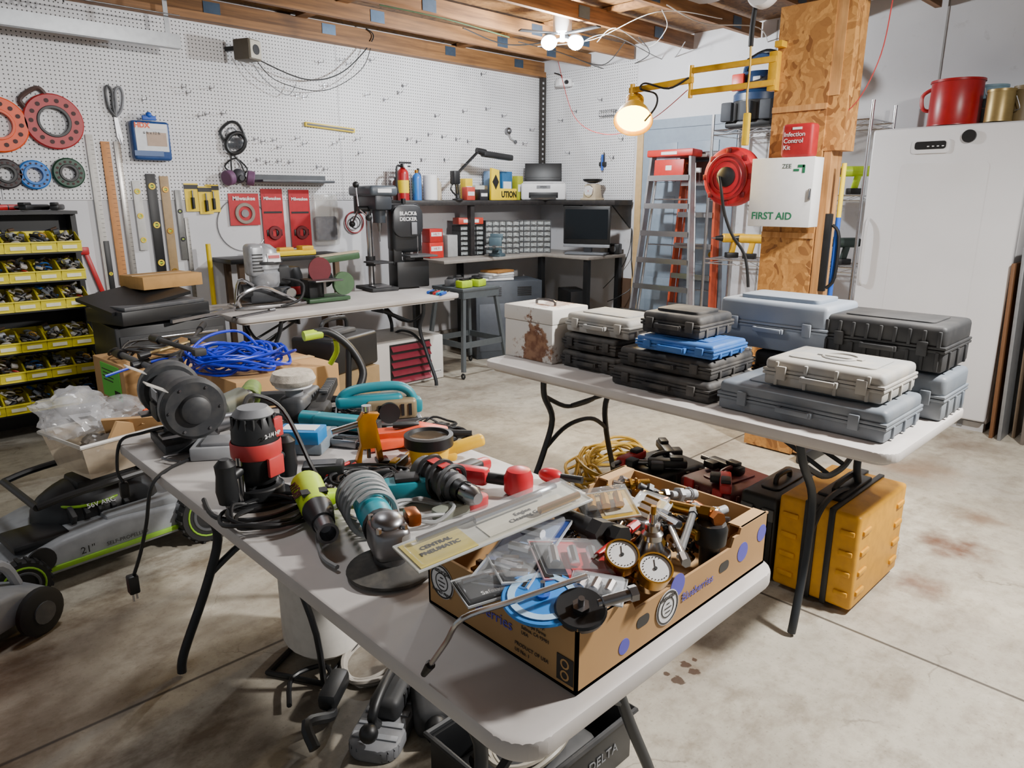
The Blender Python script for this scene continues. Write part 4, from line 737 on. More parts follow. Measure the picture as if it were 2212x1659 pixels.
for k in range(7):
    q=random.Random(k*3+1); c_=B()
    for i in range(24):
        m=mat(cols[q.randrange(9)],.4,n=.5) if q.random()>.06 else mat(('#a82a24','#2a5a9a','#b58a3a')[k%3],.4); x=q.uniform(-.045,.045); y=q.uniform(-.09,.09); z=.02+q.uniform(.0,.075)+ (y+.09)*.2
        if q.random()<.4: c_.cyl((x-.014,y,z),(x+.018,y+q.uniform(-.02,.02),z+q.uniform(-.01,.02)),q.uniform(.006,.018),m,n=8)
        elif q.random()<.5: c_.tor((x,y,z),q.uniform(.014,.026),.005,m,(q.random(),q.random(),1),5,10)
        else: c_.box((x,y,z),(q.uniform(.025,.055),q.uniform(.02,.05),q.uniform(.008,.02)),m,r=(q.uniform(0,60),q.uniform(0,60),q.uniform(0,90)),b=.002)
    piles.append(c_)
fb=None; pm={}
for j,z in enumerate(ZR):
    for i in range(7):
        x=1.145-.137*i
        if not fb: fb=solo('storage_bin','yellow open front plastic parts bin on the black rack','bin',bb,(x,5.29,z),group='yellow bins on the rack')
        else: dup(fb,(x,5.29,z))
        k=(i*5+j*3)%7
        if k in pm: dup(pm[k],(x,5.29,z+.002))
        else: pm[k]=solo('hardware_pile','mixed small hardware heaped in a yellow bin','hardware',piles[k],(x,5.29,z+.002),kind='stuff',group='hardware in the yellow bins')
for k in range(6):
    b=B(); b.box((0,0,.02),(.26,.05,.035),(BLK,DGR,BLK,RED,BLK,BLK)[k],b=.01); b.cyl((.13,0,.02),(.2,0,.02),.012,STL); b.box((-.1,0,.04),(.08,.04,.02),BLK,b=.006); solo('hand_tool','dark hand tool lying on top of the bin rack','hand tool',b,(.5+.13*k,5.32+.03*(k%2),1.407+.0),20*k-30)
# ================= TOOL CHEST =================
T=thing('tool_chest','black rolling tool chest with drawers','tool chest',(1.42,4.55,0))
b=B(); b.box((0,0,.42),(.62,.46,.72),BLK,b=.008); part(T,'chest_body',b)
for i in range(4): b=B(); b.box((0,-.235,.16+.165*i),(.58,.012,.15),BLK2,b=.003); b.box((0,-.247,.21+.165*i),(.5,.014,.014),CHR,b=.003); part(T,'drawer',b)
for x in (-.25,.25):
    for y in (-.17,.17): b=B(); b.cyl((x-.015,y,.032),(x+.015,y,.032),.031,BLK); part(T,'caster',b)
T=thing('tool_tray','black open box tilted on the tool chest','box',(1.36,4.5,.785),15)
b=B(); b.box((0,0,.05),(.55,.36,.08),BLK,b=.006); b.box((0,-.05,.10),(.5,.24,.02),DGR,b=.003); part(T,'tray_body',b); b=B(); b.box((-.05,.05,.14),(.5,.34,.02),BLK,r=(10,-8,0)); part(T,'lid',b)
T=thing('cardboard_carton','flat tan cardboard box on the black tray','cardboard box',(1.5,4.66,.955),12); b=B(); b.box((0,0,.04),(.38,.26,.075),mat('#b58a50',.8),b=.003); part(T,'carton_body',b); b=B(); b.box((0,0,.0785),(.38,.03,.002),mat('#c9a878',.4)); part(T,'packing_tape',b)
b=B(); b.box((0,0,.01),(.5,.018,.018),CHR,r=(0,0,0)); b.box((0,.05,.01),(.45,.018,.018),STL,r=(0,0,6)); solo('drawer_slide','bright metal rails lying on the tool chest','metal rail',b,(1.62,4.36,.785),25)
# ================= MOWER =================
T=thing('lawn_mower','gray and black cordless lawn mower with lime accents on the floor','lawn mower',(.66,3.27,0),6)
MG=mat('#909396',.5,n=.35); ML=mat('#7fae2a',.4)
b=B(); b.pri([(-.42,.07),(.38,.07),(.40,.15),(.25,.20),(.0,.22),(-.2,.20),(-.40,.14)],-.25,.25,MG,'y',b=.02,seg=3); b.box((-.05,-.255,.10),(.6,.012,.02),ML,b=.004); b.box((.12,-.19,.21),(.3,.08,.05),MG,b=.015); b.box((-.25,-.1,.19),(.2,.2,.04),BLK,b=.015); b.cyl((-.28,-.25,.15),(-.28,-.262,.15),.05,BLK,n=20); part(T,'deck',b)
b=B(); b.sph((.02,0.02,.2),(.25,.18,.15),BLK,top=True); b.box((.05,0,.33),(.24,.16,.05),BLK,b=.015); b.tor((.02,0.02,.27),.19,.006,ML,(0,0,1),sy=.75)
for i in range(5): b.box((-.12+.05*i,-.13,.24),(.02,.06,.05),BLK2,r=(30,0,0),b=.004)
part(T,'motor_cover',b)
for x,r in ((-.36,.095),(.36,.13)):
    for s in (-1,1):
        W=B(); y=s*.28; W.lathe([(r*.45,-.025),(r*.95,-.025),(r,-.015),(r,.015),(r*.95,.025),(r*.45,.025),(r*.45,-.025)],RUB,(x,y,r),(0,1,0),28)
        for i in range(20): a=2*pi*i/20; W.box((x+r*math.cos(a),y,r+r*math.sin(a)),(.008,.05,.012),RUB,r=(0,-math.degrees(a),0))
        Wp=part(T,'wheel',W); W=B(); W.cyl((x,y-.02,r),(x,y+.02,r),r*.45,BLK,n=20); W.tor((x,y-.026,r),r*.75,.004,ML,(0,1,0)); W.ann((x,y-.024,r),r*.6,r*.5,.006,DGR,(0,-1,0)); part(Wp,'hub',W)
b=B()
for s in (-1,1): b.tube([(.36,s*.21,.16),(.46,s*.21,.30),(.30,s*.21,.37),(-.1,s*.21,.36),(-.25,s*.2,.34)],.014,BLK,8,4)
b.cyl((-.25,-.2,.34),(-.25,.2,.34),.014,BLK); part(T,'folding_handle',b)
txt(T,'21"',.04,(-.12,-.258,.135),BLK); txt(T,'SELF-PROPELLED',.022,(.03,-.2585,.13),BLK); txt(T,'56V ARC',.028,(-.02,-.17,.275),WHT,rot=(50,0,0))
T=thing('garden_cart','light gray wheeled garden tool with black wheel','garden tool',(.18,2.80,0),30)
b=B(); b.pri([(-.25,.06),(.2,.06),(.2,.12),(.05,.18),(-.12,.19),(-.25,.14)],-.12,.12,mat('#8d9094',.5),'y',b=.02,seg=3); b.tube([(-.1,0,.18),(-.05,0,.25),(.1,0,.24),(.15,0,.14)],.018,LGR,8,4); part(T,'tool_housing',b)
for s in (-1,1): b=B(); b.lathe([(0,-.02),(.07,-.02),(.085,-.01),(.085,.01),(.07,.02),(0,.02)],RUB,(.1,s*.15,.085),(0,1,0),24); b.cyl((.1,s*.175,.085),(.1,s*.15,.085),.04,DGR); part(T,'wheel',b)
T=thing('plastic_tote','translucent tub heaped with packaging sitting on the mower','tote',(.80,3.27,.385),12)
b=B()
b.add([(-.20,-.14,0),(.20,-.14,0),(.20,.14,0),(-.20,.14,0),(-.23,-.17,.15),(.23,-.17,.15),(.23,.17,.15),(-.23,.17,.15)],[[0,1,2,3],[0,1,5,4],[1,2,6,5],[2,3,7,6],[3,0,4,7]],mat('#c9b8a0',.3,al=.6,n=.3)); b.tube([(-.235,-.175,.15),(.235,-.175,.15),(.235,.175,.15),(-.235,.175,.15)],.009,CLR2,6,0,True); part(T,'tub',b)
def crumple(seed,r,m,sz=(1,1,.7)):
    bm=bmesh.new(); bmesh.ops.create_icosphere(bm,subdivisions=4,radius=1)
    for v in bm.verts:
        p=v.co.copy(); k=1+.30*mnoise.noise(p*1.6+V((seed*3.1,0,0)))+.30*abs(mnoise.noise(p*4+V((0,seed*2.3,0))))+.12*abs(mnoise.noise(p*9+V((0,0,seed))))
        v.co=V((p.x*sz[0],p.y*sz[1],p.z*sz[2]))*k*r
    b=B(); b.bmadd(bm,m); return b
for k,(x,y,z,r,m,lb) in enumerate(((.66,3.36,.60,.13,mat('#d6d6d8',.15,al=.38,n=.3),'crumpled clear plastic bag in the tub'),(.84,3.36,.56,.10,mat('#cfd2d6',.15,al=.35,n=.3),'crumpled clear plastic bag in the tub'),(.72,3.22,.47,.08,mat('#6d6760',.3,al=.8),'crumpled gray bag in the tub'))):
    solo('plastic_bag',lb,'plastic bag',crumple(k+1,r,m),(x,y,z),group='bags in the tub')
b=B(); b.box((0,0,0),(.26,.012,.16),CARD,r=(30,0,-10)); b.box((.08,.06,.0),(.2,.01,.14),CARD,r=(70,10,20)); b.box((-.06,-.05,.0),(.16,.01,.12),CARDIN,r=(20,20,60)); solo('cardboard_piece','torn brown cardboard folded into the tub','cardboard',b,(.86,3.18,.52),-20)
b=B(); b.box((0,0,0),(.14,.09,.03),ORG,r=(50,0,20),b=.004); b.box((0,-.02,.01),(.08,.05,.02),WHT,r=(50,0,20)); solo('product_box','orange packaged part in the tub','box',b,(.96,3.22,.56),10)
T=thing('cardboard_carton','tall brown cardboard carton with a green shipping label','cardboard box',(1.12,3.88,0),-86)
b=B(); b.box((0,0,.35),(.40,.36,.70),CARD,b=.004); part(T,'carton_body',b)
b=B(); b.box((.03,-.183,.60),(.24,.003,.17),mat('#5fd34a',.5,n=0))
for i in range(12): b.box((.07+.006*i,-.185,.545),(.003 if i%3 else .0045,.002,.03),BLK)
for i in range(4): b.box((.0,-.185,.655-.018*i),(.14-.02*(i%2),.002,.005),BLK)
part(T,'shipping_label',b)
b=B(); b.add([(-.20,.18,.70),(.20,.18,.70),(.2,.28,.74),(-.2,.28,.73)],[[0,1,2,3]],CARD); part(T,'flap',b)
# clutter on the carton: dark bars, handles and cables
for k,(u0,v0,u1,v1,z,r,m,lb) in enumerate(((285,790,480,745,.76,.012,BLK,'long black tubular handle lying across the cartons'),(300,770,420,735,.80,.009,mat('#a89060',.4,.6),'brass colored rod lying across the cartons'),(330,730,430,760,.84,.012,BLK2,'black bar lying over the cartons'),(440,700,380,780,.80,.010,BLK,'thin black handle leaning over the cartons'),(250,760,340,800,.74,.014,DGR,'dark gray tool handle on the carton'))):
    a_=pz(u0,v0,z); c_=pz(u1,v1,z+.03); b=B(); b.cyl(a_,c_,r,m,n=10); b.cyl(a_,a_+(c_-a_)*.18,r*1.7,BLK,n=12); b.box(c_,(.05,.04,.03),BLK2,b=.006); solo('tool_handle_bar',lb,'tool handle',b)
b=B(); b.coil((0,0,0),.14,.10,5,.006,BLK,.4,.06,seed=33); q=pz(330,770,.72); solo('coiled_cable','black cable tangled on the brown carton','cable',b,(1.14,3.86,.70))
b=B(); b.box((0,0,.09),(.36,.28,.18),BLK,b=.02,seg=3); b.box((0,0,.19),(.2,.12,.02),DGR,b=.005); b.tube([(-.1,0,.19),(-.08,0,.25),(.08,0,.25),(.1,0,.19)],.012,BLK,8,3); solo('power_tool_case','black tool case on a carton near the tool chest','tool case',b,(1.86,3.25,.624),20)
b=B()
for s in (-1,1): b.box((s*.22,0,.23),(.012,.40,.44),BLK,b=.003); b.box((0,s*.2,.23),(.44,.012,.44),BLK,b=.003)
b.box((0,0,.01),(.44,.4,.02),BLK); b.box((0,0,.445),(.46,.42,.012),BLK,b=.003)
for i in range(6): b.box((-.227,-.15+.06*i,.25),(.01,.02,.3),BLK2)
solo('storage_crate','black plastic crate under a brown carton','crate',b,(1.42,3.08,0),4)
T=thing('cardboard_carton','brown cardboard carton supporting the blue hose','cardboard box',(1.38,3.06,.453),4); b=B(); b.box((0,0,.145),(.50,.44,.29),CARD,b=.004); part(T,'carton_body',b); b=B(); b.box((0,0,.292),(.50,.05,.002),mat('#c9a878',.4)); part(T,'packing_tape',b)
b=B(); BH=mat('#1b2fc4',.35,n=.1)
b.coil((0,0,0),.17,.13,17,.0062,BH,.32,.09,seed=11,n=6); b.tube([(-.15,.05,.04),(-.3,.12,.03),(-.42,.1,.012),(-.55,.02,-.02)],.0062,BH,7,6); b.tube([(.1,.0,.10),(.0,.1,.15),(-.12,.0,.14),(-.2,-.1,.05)],.0062,BH,7,6); b.tube([(.2,.0,.04),(.1,-.12,.12),(-.06,-.1,.13),(-.14,.06,.07)],.0062,BH,7,6); solo('air_hose','bright blue coiled air hose on the carton','hose',b,(1.25,3.06,.748),-35)
T=thing('hedge_trimmer','black curved tool handle with lime grip','garden tool',(1.55,2.70,.0))
b=B(); b.tube([(-.10,.06,.91),(-.02,.04,.92),(.06,-.0,.85),(.10,-.04,.74),(.06,-.06,.66)],.018,BLK,10,6); b.cyl((.0,.0,0),(.06,0,.85),.014,BLK); part(T,'handle',b)
b=B(); b.cyl((-.12,.06,.91),(-.04,.05,.915),.022,LIME); b.tube([(.02,.04,.88),(.04,.07,.82),(.02,.1,.76)],.012,LIME,8,3); part(T,'lime_grip',b)
b=B(); b.box((0,.02,.06),(.2,.16,.12),BLK,b=.03); part(T,'cutting_head',b)
b=B(); b.box((0,0,.31),(.36,.26,.62),mat('#8a7350',.8),b=.004); b.box((0,0,.621),(.36,.04,.002),TAN); solo('cardboard_carton','dull brown carton standing behind the hose carton','cardboard box',b,(1.86,3.25,0),10)
b=B(); b.box((0,0,.15),(.30,.28,.30),CARD,b=.004); b.box((0,0,.301),(.30,.04,.002),TAN); solo('cardboard_carton','small brown carton on the floor by the bench','cardboard box',b,(2.6,4.95,0),15)
# ================= FRONT TABLE TOOLS =================
def lay(p0,p1): return math.degrees(math.atan2(p1.y-p0.y,p1.x-p0.x)),(p1-p0).length
T=thing('bench_grinder','black double wheel bench grinder at the end of the table','bench grinder',(.72,2.2,Z),-6)
GB=mat('#2c2e31',.5,n=.4,h2='#55524e')
b=B(); b.box((0,0,.02),(.16,.20,.035),GB,b=.008); b.box((0,0,.06),(.10,.13,.06),GB,b=.01,tap=(.9,.9)); b.cyl((0,-.095,.15),(0,.095,.15),.07,GB,n=28,c=.008); b.box((-.07,0,.12),(.02,.08,.05),BLK,b=.004); b.box((-.0705,0,.17),(.004,.07,.03),LGR); part(T,'motor_body',b)
for s in (-1,1):
    b=B(); y=s*.135; b.lathe([(0,-.03),(.08,-.03),(.09,-.022),(.09,.022),(.08,.03),(0,.03)],GB,(0,y,.15),(0,1,0),32); b.lathe([(.045,0),(.04,.014),(.03,.02),(0,.022)],GB,(0,y+s*.03,.15),(0,s,0),24); b.box((-.07,y,.08),(.05,.05,.008),STL); b.box((-.05,y,.1),(.012,.012,.05),STL); b.box((-.09,y,.225),(.06,.05,.003),CLR2,r=(0,30,0))
    for i in range(6): a=i*pi/3; b.cyl((.07*math.cos(a),y+s*.028,.15+.07*math.sin(a)),(.07*math.cos(a),y+s*.034,.15+.07*math.sin(a)),.004,STL,n=6)
    part(T,'wheel_guard',b)
    b=B(); b.cyl((-.006,y-.012,.15),(-.006,y+.012,.15),.086,GRY,n=28); part(T,'grinding_wheel',b)
b=B(); b.tube([(-.05,.05,.05),(-.10,.10,.03),(-.16,.12,.01),(-.18,.12,-.08),(-.17,.11,-.12)],.005,BLK,6,6); b.box((-.17,.11,-.145),(.025,.025,.05),BLK,b=.004); part(T,'power_cord',b)
b=B(); b.tube([(.12,.10,.0),(.02,.04,.0),(-.05,.0,.0),(-.105,-.02,-.03),(-.13,-.02,-.13),(-.15,.0,-.22),(-.17,.02,-.29)],.005,BLK,6,6); b.box((-.175,.02,-.315),(.028,.028,.055),BLK,b=.005); b.cyl((-.18,.015,-.34),(-.18,.015,-.365),.003,CHR); b.cyl((-.168,.025,-.34),(-.168,.025,-.365),.003,CHR); solo('extension_lead','black electrical lead with plug dangling over the table edge','cord',b,(.65,2.0,Z+.006),0)
T=thing('wood_router','black and red plunge router with two side handles','router',(.70,1.64,Z),20); RB=mat('#1d1e20',.45); RD=mat('#c23a3a',.45)
b=B(); b.ann((0,0,.0),.085,.03,.012,RB)
for s in (-1,1): b.cyl((s*.055,0,.01),(s*.055,0,.13),.009,CHR)
b.ann((0,0,.012),.06,.04,.03,RB); part(T,'base_plate',b)
b=B(); b.lathe([(0,.05),(.04,.05),(.055,.07),(.058,.12),(.055,.19),(.045,.225),(.035,.24),(0,.243)],RB,n=28)
for i in range(16): a=2*pi*i/16; b.box((.050*math.cos(a),.050*math.sin(a),.208),(.005,.005,.03),BLK2)
b.lathe([(.047,.222),(.05,.226),(.036,.243),(.0,.246)],GRY,n=24)
part(T,'motor_housing',b)
b=B(); b.lathe([(.059,.12),(.061,.125),(.061,.155),(.059,.16)],RD,n=28); b.box((0,-.061,.1),(.05,.01,.05),RD,b=.004); b.box((.03,-.045,.19),(.03,.015,.05),RD,b=.004); part(T,'red_collar',b)
for s in (-1,1): b=B(); b.cyl((s*.05,0,.10),(s*.085,0,.09),.014,RB); b.lathe([(0,.03),(.022,.03),(.027,.06),(.023,.10),(.025,.125),(.012,.14),(0,.14)],RB,(s*.10,0,0)); part(T,'side_handle',b)
b=B(); b.tube([(0,.03,.235),(.06,.06,.25),(.12,.02,.2),(.13,-.05,.06),(.10,-.11,.01),(.0,-.13,.008),(-.10,-.1,.008),(-.14,0,.008),(-.08,.11,.008)],.006,BLK,7,6); part(T,'power_cord',b)
txt(T,'2-1/4 HP',.014,(0,-.0592,.18),WHT,bold=.0003)
p0=pz(665,1055,.78); p1=pz(713,1165,.78); a,L=lay(p0,p1)
T=thing('heat_gun','lime green and black heat gun lying on the table','heat gun',(p0.x,p0.y,Z),a)
b=B(); b.cyl((-.02,0,.042),(.15,0,.042),.040,LIME,.036,n=22,c=.006); b.box((.05,.08,.022),(.05,.13,.04),LIME,r=(0,0,-15),b=.014,seg=3)
for i in range(4): b.box((.11,0,.075-.004*i),(.03,.06-.004*i,.004),BLK)
part(T,'gun_body',b)
b=B(); b.cyl((.15,0,.042),(.22,0,.042),.036,BLK,.026,n=22); part(T,'front_collar',b)
b=B(); b.cyl((-.025,0,.042),(-.018,0,.042),.034,BLK); part(T,'rear_vent',b)
b=B(); b.box((.04,.12,.022),(.055,.04,.044),BLK,b=.01); part(T,'grip_pad',b)
b=B(); b.lathe([(.022,0),(.02,.05),(.024,.055),(.018,.055),(.014,.02),(.0,.02)],STL,(.22,0,.042),(1,0,0)); part(T,'nozzle',b)
txt(T,'RYOBI',.032,(.055,-.036,.062),BLK,rot=(35,0,0),bold=.001)
p0=pz(790,1085,.80); p1=pz(850,1190,.80); a,L=lay(p0,p1)
T=thing('angle_polisher','teal angle polisher with gray cord and black sanding disc','angle grinder',(p0.x,p0.y,Z),a)
b=B(); b.cyl((-.06,0,.075),(.07,0,.07),.031,TEAL,.036,n=22,c=.006); b.cyl((.07,0,.07),(.15,0,.068),.037,mat('#1290a0',.4),.037,n=22); b.cyl((.15,0,.068),(.165,0,.068),.04,BLK); part(T,'motor_body',b)
b=B(); b.box((.215,0,.07),(.1,.075,.07),STL,b=.018,seg=3); b.lathe([(0,0),(.034,0),(.03,-.04),(0,-.04)],STL,(.225,0,.04)); b.sph((.215,0,.105),(.04,.034,.02),STL); b.box((.20,.055,.10),(.05,.03,.03),COP,b=.008)
for sx in (-1,1):
    for sy in (-1,1): b.cyl((.215+sx*.036,sy*.026,.10),(.215+sx*.036,sy*.026,.110),.006,CHR,n=6)
part(T,'gear_head',b)
b=B(); b.lathe([(0,.028),(.03,.026),(.06,.018),(.088,.012),(.09,.008),(.088,.004),(0,.004)],mat('#3a3937',.85,n=.5,h2='#6a655c'),(.225,0,0),n=36); part(T,'sanding_disc',b)
b=B()
pts=[]
for i in range(60): t=i/60; an=i*2*pi/11; pts.append((-.05+.14*t,.058*math.cos(an)*(1-.1*t),.062+.055*math.sin(an)))
b.tube(pts,.0055,mat('#8d8f90',.5),6,3); b.tube([(-.06,.03,.06),(-.09,-.06,.02),(.0,-.11,.008),(.12,-.12,.008),(.18,-.10,.008)],.0055,mat('#8d8f90',.5),6,6); part(T,'power_cord',b)
p=pz(880,1080,Z); b=B(); b.box((0,0,.03),(.12,.06,.055),TEAL,b=.012); b.box((.0,0,.062),(.06,.045,.012),BLK,b=.003); b.box((-.075,0,.02),(.03,.05,.03),BLK,b=.005); solo('finishing_sander','small teal palm sander on the table','sander',b,(p.x,p.y,Z),-30)
p0=pz(925,1020,.79); p1=pz(1055,1085,.79); a,L=lay(p0,p1)
T=thing('corded_drill','dark gray corded drill with keyed chuck wrapped in cord','drill',(p0.x,p0.y,Z),a)
b=B(); b.cyl((-.03,0,.045),(.13,0,.045),.044,DGR,.036,n=22,c=.008); b.box((.02,.09,.03),(.05,.14,.045),BLK,r=(0,0,8),b=.012,seg=3); part(T,'drill_body',b)
b=B(); b.cyl((.13,0,.045),(.155,0,.045),.028,BLK); b.lathe([(.02,0),(.024,.005),(.024,.035),(.014,.055),(0,.055)],STL,(.155,0,.045),(1,0,0))
for i in range(8): an=i*pi/4; b.box((.17,.024*math.cos(an),.045+.024*math.sin(an)),(.02,.004,.004),BLK)
part(T,'chuck',b)
b=B(); b.tube([(.0+.008*i,.05*math.cos(i*1.1),.05+.046*math.sin(i*1.1)) for i in range(18)],.006,BLK,6,5); part(T,'power_cord',b); b=B(); b.box((.05,-.0,.09),(.07,.03,.003),RED); part(T,'label_plate',b)
p=pz(925,1010,Z); T=thing('spotlight','yellow hand held spotlight with black rimmed lens','spotlight',(p.x+.02,p.y+.02,Z),-25)
b=B(); b.lathe([(0,0),(.05,.0),(.055,.03),(.06,.065),(0,.065)],TOOLY,(0,0,0),n=28); b.box((.1,0,.045),(.13,.035,.035),TOOLY,r=(0,-12,0),b=.012,seg=3); b.box((.05,0,.02),(.06,.04,.03),TOOLY,b=.01); part(T,'light_body',b)
b=B(); b.lathe([(.064,.06),(.070,.06),(.070,.09),(.058,.092),(.054,.082)],BLK,n=32); part(T,'lens_rim',b)
b=B(); b.lathe([(0,.074),(.03,.078),(.055,.083)],mat('#4a4238',.1,n=.3),n=28); part(T,'lens',b)
p=pz(880,970,Z); T=thing('caulking_gun','orange power caulk gun lying near yellow spotlight','power tool',(p.x+.02,p.y+.03,Z),-38)
b=B(); b.pri([(-.12,0),(.02,0),(.12,.015),(.13,.05),(.04,.07),(-.02,.055),(-.11,.05)],-.03,.03,mat('#e8542a',.4),'y',b=.008); b.box((-.06,-.04,.02),(.12,.03,.03),mat('#e8542a',.4),b=.008,r=(0,0,20)); part(T,'gun_body',b)
b=B(); b.cyl((.12,0,.035),(.2,0,.03),.012,BLK); part(T,'nozzle',b); b=B(); b.box((.0,0,.066),(.08,.03,.012),BLK,b=.003); part(T,'grip_pad',b)
p=pz(798,1002,Z); T=thing('dent_puller','gold anodized dent puller clamp on black feet','clamp',(p.x,p.y,Z),-20); GD=mat('#cf8a1c',.3,.7)
b=B(); b.pri([(-.040,.01),(-.024,.01),(-.018,.05),(.018,.05),(.024,.01),(.040,.01),(.034,.06),(.022,.13),(.034,.15),(-.012,.155),(-.029,.13),(-.022,.06)],-.014,.014,GD,'y',b=.002); part(T,'frame',b)
b=B(); b.cyl((0,0,.02),(0,0,.17),.006,STL); b.cyl((0,0,.16),(0,0,.175),.014,CHR); b.cyl((-.1,0,.11),(-.02,0,.125),.009,CHR); part(T,'screw_rod',b)
for s in (-1,1): b=B(); b.box((s*.038,0,.006),(.035,.05,.012),BLK,b=.003); part(T,'foot',b)
p=pz(820,915,Z); T=thing('planer','teal electric hand planer with cord loop','planer',(p.x,p.y,Z),-28)
b=B(); b.box((0,0,.012),(.28,.075,.02),STL,b=.004); b.box((.04,0,.055),(.17,.08,.07),mat('#8a7a5e',.5,.3),b=.015,seg=3)
for i in range(5): b.box((.0+.025*i,-.041,.055),(.010,.004,.04),BLK)
part(T,'base_plate',b)
b=B(); b.box((-.03,0,.085),(.22,.055,.04),TEAL,b=.015,seg=3); b.tube([(-.10,0,.07),(-.12,0,.10),(-.07,0,.125),(.05,0,.13),(.10,0,.11),(.12,0,.07)],.016,TEAL,10,5); b.box((.12,0,.06),(.05,.06,.05),TEAL,b=.012); part(T,'housing',b)
b=B(); b.coil((.0,.06,0),.12,.09,3,.006,BLK,.25,.05,seed=5); part(T,'power_cord',b)
b=B(); b.cyl((.03,-.04,.05),(.03,-.055,.05),.035,BLK,n=24); part(T,'belt_cover',b)
T=thing('jigsaw','teal jigsaw with steel shoe among other tools','jigsaw',(p.x-.15,p.y-.02,Z),-60)
b=B(); b.box((0,0,.045),(.20,.055,.045),mat('#2a8a98',.45),b=.015,seg=3); b.cyl((-.15,0,.045),(-.08,0,.045),.026,TEAL,c=.005); part(T,'motor_body',b)
b=B(); b.box((.03,0,.012),(.2,.08,.008),STL,b=.002); b.box((.12,0,.035),(.02,.03,.05),STL,b=.003); part(T,'shoe',b)
p=pz(640,905,Z); T=thing('polisher','electric polisher with beige wool bonnet facing up','polisher',(p.x,p.y,Z),40)
b=B(); b.box((0,0,.045),(.09,.09,.085),DGR,b=.02,seg=3); b.box((.11,0,.05),(.14,.055,.06),DGR,b=.018,seg=3); b.cyl((0,0,.08),(0,0,.13),.03,GRY); part(T,'motor_body',b)
b=B(); b.lathe([(0,.12),(.055,.12),(.070,.13),(.076,.145),(.066,.168),(.03,.172),(0,.17)],mat('#c9bfb0',.95,n=.5,s=60,h2='#8d8070',bump=1),n=28); b.ann((0,0,.116),.062,.03,.02,WHT); part(T,'wool_bonnet',b)
T=thing('rail_tool','long black ribbed tool lying across the back of the table','power tool',(1.20,2.20,Z),50)
b=B(); b.box((0,0,.05),(.36,.04,.035),BLK,b=.006,r=(0,-6,0)); b.box((-.1,0,.03),(.14,.07,.06),BLK2,b=.015); part(T,'tool_body',b)
b=B()
for i in range(8): b.box((.0+.022*i,0,.078),(.012,.03,.01),DGR,b=.002)
part(T,'rail',b)
p=pz(505,905,Z); T=thing('impact_wrench','worn gray green impact wrench lying on the table','impact wrench',(p.x,p.y,Z),30); IG=mat('#70746a',.4,.5)
b=B(); b.cyl((-.08,0,.055),(.06,0,.055),.042,IG,.046,n=22,c=.01); b.box((-.02,.07,.03),(.05,.14,.045),IG,b=.014); part(T,'tool_body',b); b=B(); b.cyl((.06,0,.055),(.085,0,.055),.03,STL); b.box((.1,0,.055),(.03,.016,.016),STL); part(T,'anvil',b)
T=thing('cordless_drill','worn green cordless drill lying behind the impact wrench','power tool',(p.x+.12,p.y+.12,Z),60); b=B(); b.cyl((-.08,0,.05),(.08,0,.05),.04,mat('#6f8a34',.5,n=.5,h2='#4a4a40'),.032,n=20,c=.008); b.box((-.03,-.07,.03),(.05,.12,.05),BLK,b=.012); part(T,'tool_body',b); b=B(); b.cyl((.08,0,.05),(.13,0,.05),.024,BLK,.016); part(T,'chuck',b)
p=pz(465,945,Z); b=B(); b.cyl((0,0,.045),(.11,0,.05),.03,STL,.025,c=.005); b.box((.0,.05,.025),(.035,.12,.035),STL,b=.01); b.cyl((.11,0,.05),(.14,0,.05),.012,STL); solo('air_drill','bare metal air drill lying on the table','air tool',b,(p.x,p.y,Z),-10)
p=pz(640,965,Z); b=B(); b.box((0,0,.02),(.24,.17,.038),mat('#7b8790',.35,n=.3),b=.006); b.box((0,0,.041),(.2,.13,.004),CLR2,b=.001); solo('parts_case','flat gray parts case under the blue package','case',b,(p.x,p.y+.02,Z),-48)
p=pz(668,985,Z); T=thing('product_box','small blue boxed accessory on the parts case','package',(p.x-.01,p.y+.02,Z+.046),-48); b=B(); b.box((0,0,.02),(.13,.08,.04),mat('#1f80c4',.35),b=.004); part(T,'box_body',b); b=B(); b.box((0,0,.041),(.1,.05,.002),WHT); part(T,'label_plate',b)
p=pz(460,1000,Z); b=B(); b.box((0,0,.02),(.16,.10,.04),LGR,b=.006); b.box((0,0,.045),(.1,.08,.01),GRY,b=.003); b.tube([(-.1,.0,.01),(-.16,-.03,.01),(-.1,-.07,.01)],.004,STL,6,3); solo('metal_fence','gray metal guide accessory on the table','tool accessory',b,(p.x+.05,p.y+.05,Z),-35)
p=pz(700,1030,Z); T=thing('power_adapter','black power adapter with coiled cable','adapter',(p.x,p.y,Z),-35); b=B(); b.box((0,0,.022),(.11,.06,.042),BLK,b=.008); part(T,'adapter_body',b); b=B(); b.box((0,0,.0445),(.07,.04,.001),DGR); part(T,'label_plate',b)
b=B(); b.coil((.12,-.04,0),.085,.055,5,.0045,BLK,.3,.02,seed=8); part(T,'cable',b)
p=pz(800,1040,Z); b=B(); b.coil((0,0,0),.09,.06,5,.0045,BLK,.35,.02,seed=9); b.box((.03,.0,.02),(.05,.02,.02),BLK,b=.004); solo('coiled_cable','black cable coiled on the table with clips','cable',b,(p.x,p.y,Z),-20)
